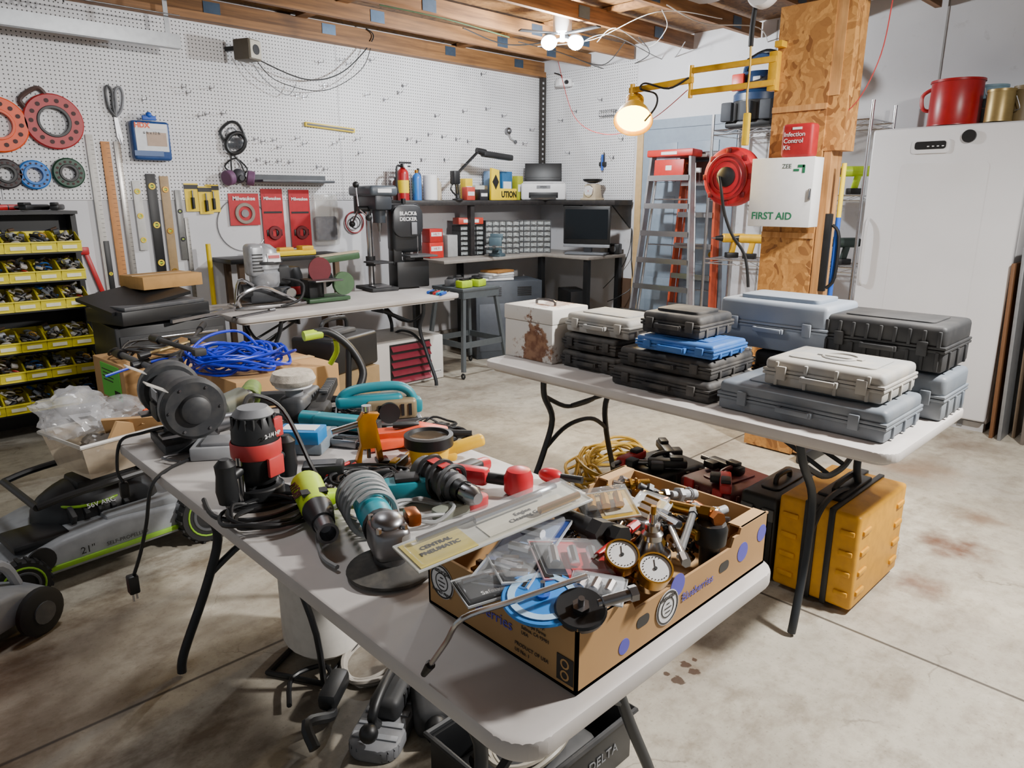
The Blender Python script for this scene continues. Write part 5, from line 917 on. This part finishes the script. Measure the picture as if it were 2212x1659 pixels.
for (u,v,dx,dy,rx,ry,nt,r_,sd,m,lb) in ((1000,965,-.04,.08,.09,.07,4,.006,19,BLK,'black cord bunched behind the orange tool'),(560,1120,.02,-.02,.08,.07,4,.005,29,BLK,'black cord looped around the router base'),(720,885,0,0,.10,.07,4,.005,41,BLK,'black cord tangled among the tools at the table back'),(560,930,0,0,.09,.07,3,.005,43,mat('#3a3c40',.5),'dark gray cord tangled by the impact wrench'),(930,930,0,0,.07,.05,3,.004,44,BLK,'thin black cord bunched on the table'),(905,1120,0,0,.07,.05,2,.005,6,mat('#8d8f90',.5),'gray cable loop on the table')):
    p=pz(u,v,Z); b=B(); b.coil((0,0,0),rx,ry,nt,r_,m,.35,.03,seed=sd); solo('coiled_cable',lb,'cable',b,(p.x+dx,p.y+dy,Z),-20)
for (u,v,m,m2_,L,a,nm,lb,ct) in ((585,985,BLK,STL,.10,20,'hex_key_set','black folding key set lying near the router','hand tool'),(745,965,STL,BLK,.09,-60,'socket_adapter','steel socket adapter lying beside the gold clamp','tool accessory'),(650,875,BLK2,GRY,.14,60,'drill_attachment','dark drill attachment lying beside the polisher','tool accessory'),(990,1050,RED,BLK,.08,10,'wire_stripper','small red handled tool by the corded drill','hand tool'),(700,930,GRY,BLK,.12,-20,'caliper','gray measuring caliper lying by the jigsaw','hand tool'),(860,1010,BLK,TOOLY,.09,30,'tool_handle_piece','black and yellow tool piece near the spotlight','tool accessory')):
    p=pz(u,v,Z); b=B(); b.box((0,0,.014),(L,.028,.026),m,b=.006); b.cyl((L*.4,0,.014),(L*.85,0,.014),.008,m2_,n=10); b.box((-L*.2,0,.028),(L*.4,.018,.008),m2_,b=.002); solo(nm,lb,ct,b,(p.x,p.y,Z),a)
b=B(); b.cyl((-.02,0,.01),(.05,0,.012),.005,RED); b.cyl((-.02,.03,.01),(.05,.02,.012),.005,RED); b.box((-.04,.015,.01),(.05,.03,.016),RED,b=.004); p=pz(800,1040,Z); solo('battery_clip','small red battery clips on the table','clip',b,(p.x-.02,p.y+.1,Z),20)
p=pz(1120,1065,Z); T=thing('air_inflator','red paint sprayer gun with round red cup','air tool',(p.x,p.y,Z),110); RI=mat('#b81c2a',.35)
b=B(); b.lathe([(0,0),(.03,0),(.038,.01),(.038,.045),(.03,.065),(0,.075)],RI,(0,0,0),n=28); part(T,'red_cup',b)
b=B(); b.cyl((.03,0,.03),(.12,.02,.035),.015,BLK); b.box((.14,.02,.035),(.12,.045,.045),RI,r=(0,0,8),b=.012); b.box((.16,-.04,.03),(.035,.12,.035),RI,b=.012,r=(0,0,-25)); part(T,'gun_body',b)
p=pz(1190,1050,Z); b=B(); b.sph((0,0,.02),(.035,.022,.02),RI); b.cyl((.03,0,.02),(.09,0,.022),.010,BLK); solo('pinch_tool','small red oval hand tool near the cardboard tray','hand tool',b,(p.x+.02,p.y+.02,Z),-70)
p=pz(975,1112,Z); b=B(); b.pri([(q_[0],q_[1]) for q_ in rr(.10,.04,.015)],.0,.026,mat('#7a7f72',.5),'z',b=.004); b.pri([(q_[0]+.07,q_[1]) for q_ in rr(.07,.045,.02)],.0,.03,mat('#b03038',.5),'z',b=.004); solo('utility_tool','small gray and red hand tool on the table','hand tool',b,(p.x,p.y,Z),-5)
# ================= FRUIT TRAY =================
bx0,bx1,by0,by1,bz,bh=.715,1.31,.60,.965,Z,.115
T=thing('cardboard_tray','open printed cardboard fruit tray full of air tool parts','cardboard box',((bx0+bx1)/2,(by0+by1)/2,bz),0)
hw=(bx1-bx0)/2; hd=(by1-by0)/2; t=.005
def wallpoly(w):
    h=bh; hl=h-.03
    return [(-w,0),(w,0),(w,h),(w-.11,h),(w-.115,h-.012),(w-.135,h-.012),(w-.145,hl),(-w+.145,hl),(-w+.135,h-.012),(-w+.115,h-.012),(-w+.11,h),(-w,h)]
b=B(); b.box((0,0,.003),(hw*2,hd*2,.006),CARDIN)
b.pri(wallpoly(hw),-hd,-hd+t,CARD,'y'); b.pri(wallpoly(hw),hd-t,hd,CARD,'y')
b.pri([(-hd,0),(hd,0),(hd,bh-.004),(-hd,bh-.004)],-hw,-hw+t,CARD,'x'); b.pri([(-hd,0),(hd,0),(hd,bh-.004),(-hd,bh-.004)],hw-t,hw,CARD,'x')
for sx in (-1,1):
    for sy in (-1,1): b.box((sx*(hw-.055),sy*(hd-.016),bh-.002),(.10,.030,.004),CARDIN); b.box((sx*(hw-.055),sy*(hd-.03),bh-.016),(.10,.004,.03),CARDIN)
part(T,'tray_walls',b)
PU=mat('#5a55b8',.6,n=.1)
for x in (-.13,.13): b=B(); b.pri([(q_[0]+x,q_[1]+.055) for q_ in rr(.035,.02,.009)],-hd-.0008,-hd+.001,BLK,'y'); part(T,'hand_hole',b)
for (x,z,r) in ((-.18,.03,.014),(-.03,.08,.022),(.20,.06,.02),(.275,.075,.018)): b=B(); b.cyl((x,-hd,z),(x,-hd-.0008,z),r,PU,n=24); part(T,'printed_dot',b)
b=B(); b.cyl((-.06,-hd-.0012,.05),(-.06,-hd-.0018,.05),.033,WHT,n=28); b.ann((-.06,-hd-.0018,.05),.031,.028,.0008,BLK,(0,-1,0),28,.0001); b.ann((-.06,-hd-.0018,.05),.019,.017,.0008,BLK,(0,-1,0),28,.0001)
for dz,w_ in ((.008,.008),(0,.02),(-.008,.014)): b.box((-.06,-hd-.0026,.05+dz),(w_,.0006,.0018),BLK)
part(T,'round_logo',b)
b=B(); b.cyl((-hw-.0012,.14,.06),(-hw-.0018,.14,.06),.033,WHT,n=28); b.ann((-hw-.0018,.14,.06),.032,.029,.0008,BLK,(-1,0,0),28,.0001); b.ann((-hw-.0018,.14,.06),.018,.016,.0008,BLK,(-1,0,0),28,.0001)
for dz,w_ in ((.008,.008),(0,.02),(-.008,.014)): b.box((-hw-.0026,.14,.06+dz),(.0006,w_,.0018),BLK)
part(T,'round_logo',b)
DP=mat('#35302c',.6,n=0)
txt(T,'Blueberries',.023,(-.015,-hd-.0015,.048),PU,al='LEFT',ext=.0003); txt(T,'naturipe',.014,(-.06,-hd-.0026,.071),DP,ext=.0003)
txt(T,'Blueberries',.028,(-hw-.0015,.085,.055),PU,rot=(90,0,-90),al='LEFT',ext=.0003)
txt(T,'naturipe',.014,(-hw-.0026,.14,.081),DP,rot=(90,0,-90),ext=.0003); txt(T,'FARMED FRESH',.008,(-hw-.0026,.14,.038),DP,rot=(90,0,-90),ext=.0003)
for i,s in enumerate(('Distributed by:','Naturipe Farms','Salinas, CA 93901','USA')): txt(T,s,.0085,(-hw-.0015,-.065,.085-.010*i),DP,rot=(90,0,-90),al='LEFT',ext=.0003)
txt(T,'PRODUCT OF USA',.009,(-hw-.0015,-.05,.030),DP,rot=(90,0,-90),al='LEFT',ext=.0003); txt(T,'US No. 1',.009,(-hw-.0015,-.05,.018),DP,rot=(90,0,-90),al='LEFT',ext=.0003)
b=B(); b.box((-hw-.001,-.160,.035),(.001,.034,.045),DP)
for dz in (-.010,.010): b.ann((-hw-.0015,-.160,.035+dz),.009,.006,.0008,CARD,(-1,0,0),12,.0001)
part(T,'recycle_mark',b)
I=pz
def gauge(u,v,z,label='round pressure gauge with white dial and brass rim'):
    p=I(u,v,z); T=thing('pressure_gauge',label,'gauge',(p.x,p.y,z-.028),0,group='gauges in the tray')
    ax=V((-.30,-.40,.85)).normalized(); o=V((0,0,.028))
    b=B(); b.lathe([(0,-.025),(.027,-.025),(.0295,0),(.0295,.004),(.0265,.004),(.0265,0),(0,0)],BRS,o,ax,28); part(T,'gauge_case',b)
    b=B(); b.lathe([(0,.001),(.026,.001)],WHT,o,ax,28)
    x,y,zz=frame(ax)
    for i in range(18): a=2*pi*i/24-.4; q=o+x*(.021*math.cos(a))+y*(.021*math.sin(a))+zz*.0015; b.box(q,(.0015,.0015,.0008),BLK)
    b.cyl(o+zz*.002,o+zz*.002+x*.017,.0007,BLK,n=5); b.cyl(o+zz*.001,o+zz*.003,.003,BLK,n=8); part(T,'dial',b)
    b=B(); b.cyl(o-ax*.02,o-ax*.03+V((0,.03,-.01)),.007,BRS,n=6); part(T,'stem',b)
gauge(1344,1198,.895); gauge(1416,1228,.885)
p=I(1408,1170,.87); T=thing('air_regulator','chrome air pressure regulator with ribbed top','regulator',(p.x,p.y,Z+.035),15)
b=B(); b.lathe([(0,0),(.022,0),(.026,.02),(.03,.05),(.036,.055),(.036,.075),(.024,.085),(.018,.10),(.02,.102),(.02,.112),(.014,.118),(.014,.13),(.007,.132),(.007,.15),(0,.15)],CHR,n=24); b.cyl((-.04,0,.035),(.04,0,.035),.012,CHR); part(T,'regulator_body',b)
b=B(); b.cyl((0,0,.148),(0,0,.165),.005,BRS); b.cyl((.04,0,.035),(.06,0,.035),.009,BRS,n=6); part(T,'brass_stem',b)
p=I(1535,1150,.86); T=thing('oil_lubricator','black round capped regulator knob in the tray','regulator',(p.x,p.y,Z+.045)); b=B(); b.lathe([(0,0),(.018,0),(.02,.05),(.03,.055),(.032,.085),(.028,.095),(0,.10)],BLK,n=24); part(T,'knob_body',b); b=B(); b.cyl((0,0,-.02),(0,0,.01),.012,BRS,n=6); part(T,'brass_fitting',b)
p=I(1172,1300,.862); T=thing('backing_pad','blue abrasive disc with printed rim leaning in the tray','disc',(p.x+.005,p.y+.005,.862),rot=(6,-6,0)); b=B(); b.lathe([(0,0),(.064,0),(.066,.003),(.064,.006),(.03,.008),(0,.010)],mat('#2f86da',.4,n=.1),n=40); part(T,'disc_body',b); b=B(); b.ann((0,0,.0075),.056,.044,.0012,mat('#a9cdec',.4),n=36,e=.0002); part(T,'printed_ring',b); b=B(); b.cyl((0,0,.009),(0,0,.035),.004,STL); b.cyl((0,0,.009),(0,0,.014),.012,BLU); part(T,'arbor',b)
p=I(1248,1328,.862); T=thing('sanding_pad','black hook sanding pad with steel hub in the tray','disc',(p.x+.012,p.y+.005,.858),rot=(14,-14,0)); b=B(); b.lathe([(0,0),(.038,0),(.041,.01),(.038,.014),(.01,.012),(0,.012)],BLK,n=32); part(T,'pad',b); b=B(); b.cyl((0,0,.01),(0,0,.02),.014,STL,n=6); b.cyl((0,0,.01),(0,0,.035),.005,STL); part(T,'hub',b)
p0=pz(930,1435,.775); p1=I(1195,1268,.895); T=thing('spray_wand','thin steel spray wand with black nozzle tip over the tray edge','wand',(0,0,0))
mid=I(1000,1335,.885)
b=B(); b.tube([p0,p0+(mid-p0)*.5,mid,mid+(p1-mid)*.5,p1,p1+(p1-mid)*.4],.0045,CHR,8,5); part(T,'steel_tube',b); b=B(); b.cyl(p0,p0-(mid-p0).normalized()*.03,.008,BLK,.005); part(T,'nozzle_tip',b)
def clam(p,rot,w,d,h,card,label,tools='chisel',acc=None,blk=BLK):
    T=thing('blister_package',label,'package',p,rot=rot); b=B(); b.box((0,0,.002),(w,d,.003),card); b.box((-w*.33,0,.0045),(w*.3,d*.9,.001),blk); b.box((w*.15,-d*.1,.0045),(w*.5,d*.5,.001),acc or (YEL if card!=YEL else WHT)); part(T,'backing_card',b)
    b=B(); b.box((0,0,h/2+.004),(w*.94,d*.85,h),CLR,b=.008); b.tube([(-w/2,-d/2,.004),(w/2,-d/2,.004),(w/2,d/2,.004),(-w/2,d/2,.004)],.0025,mat('#d8dcde',.2,al=.5,n=0),5,0,True); part(T,'clear_shell',b)
    if tools=='chisel': L=[((-w*.4,d*.3),(w*.42,d*.3),.005,STL),((-w*.1,d*.2),(w*.3,d*.2),.007,CHR),((w*.2,-d*.3),(w*.45,-d*.3),.007,BRS)]
    else: L=[((-w*.3+i*w*.25,-d*.2),(-w*.25+i*w*.25,d*.2),.009,CHR if tools=='f' else BRS) for i in range(3)]
    for a_,c_,r,m in L: b=B(); b.cyl((*a_,h*.5+.003),(*c_,h*.5+.003),r,m,n=8); part(T,'packed_tool',b)
    return T
CY=mat('#c2b25a',.5,n=.35,h2='#a39a78',s=18); CK=mat('#5c584c',.5,n=.3)
c=I(1075,1128,.912); T=clam((c.x,c.y,.908),(3,-5,-9),.37,.092,.022,mat('#b9b7a8',.5,n=.3),'long clear blister package with yellow engine cleaning gun card',acc=mat('#d0ccba',.5),blk=CY)
for i,s in enumerate(('CENTRAL','PNEUMATIC')): txt(T,s,.014,(-.122,.009-.017*i,.0058),mat('#2a2824',.5,n=0),rot=(0,0,0),ext=.0003,bold=.0003)
for i,s in enumerate(('Engine','Cleaning Gun')): txt(T,s,.014,(.055,.0-.015*i,.0058),mat('#2a2824',.5,n=0),rot=(0,0,0),ext=.0003)
c=I(1310,1095,.905); T=clam((c.x,c.y,.905),(10,-5,-35),.105,.09,.022,mat('#c6a23a',.5),'square clear blister package of hardware fittings','b',acc=mat('#d8d0b8',.5)); txt(T,'200 PSI',.012,(0,.035,.006),BLK,rot=(0,0,0),ext=.0003)
c=I(1130,1195,.87); T=clam((c.x,c.y,.873),(-8,-6,22),.22,.11,.016,mat('#26448c',.45),'blue carded set of air fittings in the tray','f',acc=mat('#8fa4c8',.4)); txt(T,'KOBALT',.02,(0,-.043,.006),WHT,rot=(0,0,0),ext=.0003)
c=I(1240,1215,.87); clam((c.x,c.y,.872),(8,8,-30),.14,.11,.016,mat('#b3202a',.45),'red carded coupler fitting in the tray','f',acc=RED)
c=I(1065,1268,.86); T=clam((c.x+.02,c.y,.858),(0,-4,-20),.15,.085,.01,BLK,'black carded blow gun package in the tray','chisel',acc=BLK2); txt(T,'Safety blow gun',.014,(0,-.02,.007),WHT,rot=(0,0,0),ext=.0003)
c=I(1110,1230,.865); clam((c.x,c.y,.864),(5,6,60),.12,.07,.01,mat('#d4d8dc',.4),'pale carded small part in the tray','f',acc=mat('#9fb4cc',.4))
c=I(1290,1270,.865); clam((c.x,c.y,.862),(12,2,-60),.09,.06,.012,mat('#c8ccd0',.4),'small clear package of parts in the tray','f',acc=mat('#b0b8c0',.4),blk=mat('#5a6068',.4))
c=I(1400,1100,.89); clam((c.x,c.y,.888),(6,-8,15),.10,.07,.012,mat('#d6d8da',.4),'white carded fitting package in the tray','b',acc=mat('#c0b070',.4),blk=GRY)
q=random.Random(21)
for i in range(170):
    x=q.uniform(bx0+.05,bx1-.05); y=q.uniform(by0+.05,by1-.05)
    top=.115 if x>.94 else .055
    if x<.88 and y<.76: top=.035
    z=Z+.014+q.uniform(.2,1.0)**.7*top; m=q.choice([CHR,STL,BRS,BRS,BLK,STL,DGR,STL,CHR,COP,LGR,CHR,BLK]); L=q.uniform(.015,.036); an=q.uniform(0,pi); el=q.uniform(-.3,.5); d=V((math.cos(an)*math.cos(el),math.sin(an)*math.cos(el),math.sin(el)))
    b=B(); r=q.uniform(.006,.012); b.cyl(d*-L,d*L*.2,r,m,n=12); b.cyl(d*(L*.2),d*(L*.5),r*1.45,m,n=6); b.cyl(d*(L*.5),d*L,r*.7,BRS if i%3==0 else m,n=12)
    if i%4==0: b.cyl((0,0,0),V((-d.y,d.x,.2))*L*.8,r*.8,m,n=10)
    if i%5==1: b.tor(d*-L*.5,r*1.3,.002,m,d,5,12)
    solo('air_fitting','loose %s air fitting piled in the cardboard tray'%('brass' if m==BRS else 'copper' if m==COP else 'black' if m in(BLK,DGR) else 'steel'),'pipe fitting',b,(x,y,z),group='fittings in the tray')
for (u0,v0,u1,v1,r,m) in ((1290,1200,1370,1135,.006,RED),(1380,1085,1460,1130,.006,CHR),(1360,1075,1440,1110,.005,STL),(1260,1130,1340,1160,.016,BLK),(1470,1190,1500,1100,.007,DGR),(1300,1300,1370,1280,.009,STL),(1440,1090,1530,1110,.012,BRS),(1210,1110,1300,1150,.018,BLK2),(1450,1140,1480,1210,.006,CHR),(1500,1090,1550,1120,.010,COP)):
    a_=I(u0,v0,.885); c_=I(u1,v1,.893); b=B(); b.cyl(a_,c_,r,m,n=14,c=r*.2); b.cyl(a_+(c_-a_)*.85,c_+(c_-a_)*.08,r*1.4,m,n=6); b.cyl(a_,a_-(c_-a_)*.12,r*.6,STL,n=8); solo('air_tool','cylindrical air tool part lying on the pile','air tool',b)
# ================= UNDER TABLES =================
T=thing('rolling_case','large yellow hard case with black bands standing under the table','hard case',(2.71,.945,0),0); YC=mat('#cf9312',.5,n=.35,h2='#a06f18')
b=B(); b.box((0,0,.205),(.47,.30,.37),YC,b=.014,seg=3)
for z in (.08,.16,.24,.32):
    for s in (-1,1): b.box((s*.17,-.152,z),(.07,.012,.02),YC,b=.004)
    b.box((-.237,.10,z),(.012,.06,.02),YC,b=.004); b.box((-.237,-.11,z),(.012,.05,.02),YC,b=.004)
part(T,'case_shell',b)
b=B(); b.box((0,.025,.207),(.484,.05,.384),BLK,b=.004); part(T,'black_band',b); b=B(); b.box((-.0,-.05,.207),(.482,.022,.380),BLK,b=.003); part(T,'black_band',b)
b=B(); b.tube([(-.1,0,.39),(-.09,0,.43),(.09,0,.43),(.1,0,.39)],.012,BLK,8,3); b.box((0,0,.398),(.3,.09,.02),BLK,b=.005); part(T,'handle',b)
for x in (-.18,.18): b=B(); b.cyl((x,-.08,.02),(x,.08,.02),.02,BLK); part(T,'wheel',b)
def bcase(x,y,z,w,d,h,rz,m,label,tilt=0):
    T=thing('power_tool_case',label,'tool case',(x,y,z),rot=(0,tilt,rz)); b=B(); b.box((0,0,h/2),(w,d,h),m,b=.02,seg=3)
    for i in range(4): b.box((-w*.36+w*.24*i,-d/2-.002,h*.5),(.02,.012,h*.7),m,b=.004); b.box((-w/2-.002,-d*.36+d*.24*i,h*.5),(.012,.02,h*.7),m,b=.004)
    b.pri(rr(w*.6,d*.5,.02),h-.002,h+.008,m,'z',b=.003)
    part(T,'case_shell',b); b=B(); b.tube([(-.06,0,h-.002),(-.05,0,h+.035),(.05,0,h+.035),(.06,0,h-.002)],.011,m,8,3); part(T,'handle',b)
    for s in (-1,1): b=B(); b.box((-w/2-.004,s*d*.28,h*.8),(.014,.05,.05),RED if m is not BLK else DGR,b=.004); part(T,'latch',b)
    return T
bcase(2.70,1.19,0,.40,.16,.35,-0,BLK,'black hard tool case standing on edge')
bcase(2.74,1.45,0,.36,.30,.13,3,BLK2,'flat black hard tool case with red latches')
bcase(2.76,1.46,.176,.34,.28,.10,-9,mat('#5a1d1f',.5),'dark red tool case on a black case')
bcase(2.70,1.79,0,.38,.30,.12,4,BLK2,'flat black hard tool case beneath the table')
bcase(2.72,1.80,.166,.34,.28,.10,-12,BLK,'flat black tool case with latches on another case')
bcase(2.34,1.55,0,.22,.30,.12,2,BLK2,'low black tool case on the floor')
for k,(x,y,z,m) in enumerate(((2.62,1.40,.285,RED),(2.80,1.50,.285,BLK),(2.66,1.72,.275,BLK),(2.60,1.88,.275,RED),(2.82,1.84,.275,BLK))):
    b=B(); b.box((0,0,.02),(.18,.05,.04),m,b=.01); b.box((.05,.03,.02),(.06,.07,.035),BLK,b=.008); b.box((-.04,.0,.045),(.06,.04,.02),BLK,b=.005); b.cyl((.08,0,.02),(.14,0,.02),.012,STL); solo('hand_tool','loose red and black hand tool on the stacked cases','hand tool',b,(x,y,z-.0),30+50*k)
b=B(); EC=mat('#b08c2a',.5,n=.3); b.coil((0,0,0),.27,.20,14,.008,EC,.25,.14,seed=4,n=7); solo('extension_cable','dusty yellow extension cable coiled on the floor','extension cable',b,(2.90,2.20,.0),20)
b=B(); b.coil((0,0,0),.2,.16,4,.007,mat('#6e5a20',.6),.2,.03,seed=14); solo('extension_cable','brownish extension cable coiled under the table','extension cable',b,(2.5,2.02,.0))
T=thing('backpack_sprayer','white plastic sprayer jug with black frame and hose','sprayer',(1.0,1.95,0),30)
b=B(); b.lathe([(0,.04),(.12,.04),(.17,.08),(.17,.28),(.13,.36),(.05,.40),(.05,.43),(0,.43)],mat('#d4cfc6',.5),n=24,sx=.75); part(T,'tank',b)
b=B(); b.tube([(-.17,-.1,.012),(.17,-.1,.012),(.17,.1,.012),(-.17,.1,.012)],.011,BLK,8,0,True); b.tube([(-.17,-.1,.012),(-.19,-.1,.2),(-.14,-.02,.32)],.01,BLK,8,3); b.cyl((0,0,.43),(0,0,.46),.055,BLK); part(T,'frame',b)
b=B(); b.coil((.0,-.2,0),.14,.1,3,.008,mat('#a7a198',.4),.1,.03,seed=2); part(T,'hose',b)
b=B(); b.tube([(0,.0,.0),(-.06,-.02,.02),(-.13,.02,.05),(-.18,-.02,.015)],.016,BLK,8,4); b.box((.03,0,.04),(.14,.06,.06),BLK,b=.02); b.tube([(.08,.02,.03),(.16,.08,.02),(.1,.16,.015),(-.02,.12,.012)],.008,BLK,8,4); solo('shoulder_strap','black strap and buckle lying on the floor','strap',b,(.86,1.66,.02),40)
p=pz(820,1590,0); T=thing('belt_sander','gray and black power scrubber lying on the floor','power tool',(p.x+.06,p.y+.03,0),35)
b=B(); b.pri([(q_[0],q_[1]) for q_ in rr(.34,.15,.05)],.0,.045,mat('#6f7073',.6,n=.4),'z',b=.012)
for i in range(5): b.box((-.12+.05*i,0,.047),(.02,.13,.006),GRY,b=.002)
part(T,'base_shoe',b)
b=B(); b.box((.04,0,.075),(.2,.09,.07),BLK2,b=.02,seg=3); b.tube([(-.10,0,.07),(-.13,0,.12),(-.05,0,.15),(.08,0,.14),(.12,0,.08)],.014,BLK,10,5); b.sph((-.16,0,.09),.026,BLK)
for i in range(4): b.box((.0+.03*i,-.046,.08),(.012,.004,.04),BLK)
part(T,'motor_body',b)
b=B(); b.cyl((.10,-.03,.1),(.2,-.05,.12),.03,BLK2,.022,c=.005); part(T,'dust_port',b)
b=B(); b.box((0,0,.05),(.34,.12,.1),BLK2,b=.03,seg=3); b.box((.1,0,.11),(.14,.08,.05),DGR,b=.015); b.cyl((-.2,0,.05),(-.14,0,.05),.035,BLK); solo('power_tool','dark bulky power tool resting on the floor','power tool',b,(1.10,1.50,0),60)
T=thing('storage_crate','black plastic crate with hose under the table','crate',(1.14,1.10,0),0)
b=B()
for s in (-1,1): b.box((s*.0,s*.15,.07),(.44,.012,.14),BLK,b=.003); b.box((s*.22,0,.07),(.012,.30,.14),BLK,b=.003)
b.box((0,0,.01),(.44,.30,.015),BLK); part(T,'crate_body',b)
b=B(); b.tube([(-.23,-.16,.145),(.23,-.16,.145),(.23,.16,.145),(-.23,.16,.145)],.009,BLK2,6,0,True); part(T,'rim',b)
txt(T,'DELTA',.04,(.1,-.158,.07),GRY)
b=B(); b.coil((0,0,0),.12,.08,5,.007,mat('#8f897c',.4),.2,.04,seed=12); solo('braided_hose','braided hose coiled in the black crate','hose',b,(1.10,1.10,.08))
b=B(); b.box((0,0,.035),(.3,.2,.05),BLK2,b=.02); b.box((.05,0,.06),(.1,.1,.02),DGR,b=.01); solo('tool_pouch','dark tool pouch lying in the black crate','pouch',b,(1.14,1.10,.018),0)
b=B(); b.lathe([(0,0),(.14,0),(.11,.24),(.1,.24),(0,.23)],ORG,n=24); p=pz(-20,1500,0); solo('orange_bucket','orange plastic bucket on the concrete floor','bucket',b,(p.x-.12,p.y+.11,0))
# ---------- convert lettering ----------
bpy.context.view_layer.update(); dg=bpy.context.evaluated_depsgraph_get()
for o,T,loc,rot,sx,m,nm in TJ:
    me=bpy.data.meshes.new_from_object(o.evaluated_get(dg)); me.materials.clear(); me.materials.append(m)
    n=bpy.data.objects.new(nm,me); COL.objects.link(n); n.parent=T; n.location=loc; n.rotation_euler=[R(a) for a in rot]; n.scale=(sx,1,1)
for o,*_ in TJ: bpy.data.objects.remove(o)
# ================= LIGHTS / WORLD / CAMERA =================
def light(t,loc,e,col=(1,1,1),size=.2,tgt=None,name='lamp_or_fill',spot=None):
    l=bpy.data.lights.new(name,t); l.energy=e; l.color=col
    if t=='AREA': l.size=size
    else: l.shadow_soft_size=size
    if spot: l.spot_size=R(spot); l.spot_blend=.5
    o=bpy.data.objects.new(name,l); COL.objects.link(o); o.location=loc
    if tgt is not None: o.rotation_euler=(V(tgt)-V(loc)).to_track_quat('-Z','Y').to_euler()
    return o
light('POINT',LP+V((-.06,-.06,-.18)),190,(.93,.97,1),.06)
light('AREA',(2.9,-.3,2.6),215,(1,.97,.93),.2,(2.0,1.2,.3))
light('AREA',(3.6,1.0,2.35),26,(1,.96,.9),.3,(2.5,1.0,0))  # added fill light above the case table, without a fixture
light('AREA',(1.0,2.8,2.6),26,(.97,.98,1),.35,(1.2,3.4,.4))  # extra fill to brighten the left side; no lamp hangs here
light('SPOT',lampW,80,(1,.72,.28),.1,(2.2,1.5,.5),spot=140)
w=bpy.data.worlds.new('room_ambient'); sc.world=w; w.use_nodes=True; w.node_tree.nodes['Background'].inputs[0].default_value=(.9,.95,1,1); w.node_tree.nodes['Background'].inputs[1].default_value=.32
cd=bpy.data.cameras.new('camera'); cam=bpy.data.objects.new('camera',cd); COL.objects.link(cam); cd.sensor_width=36; cd.lens=FP/2212*36; cd.clip_start=.05; cam.location=(0,0,HZ); cam.rotation_euler=(pi/2-PIT,0,-YA); sc.camera=cam
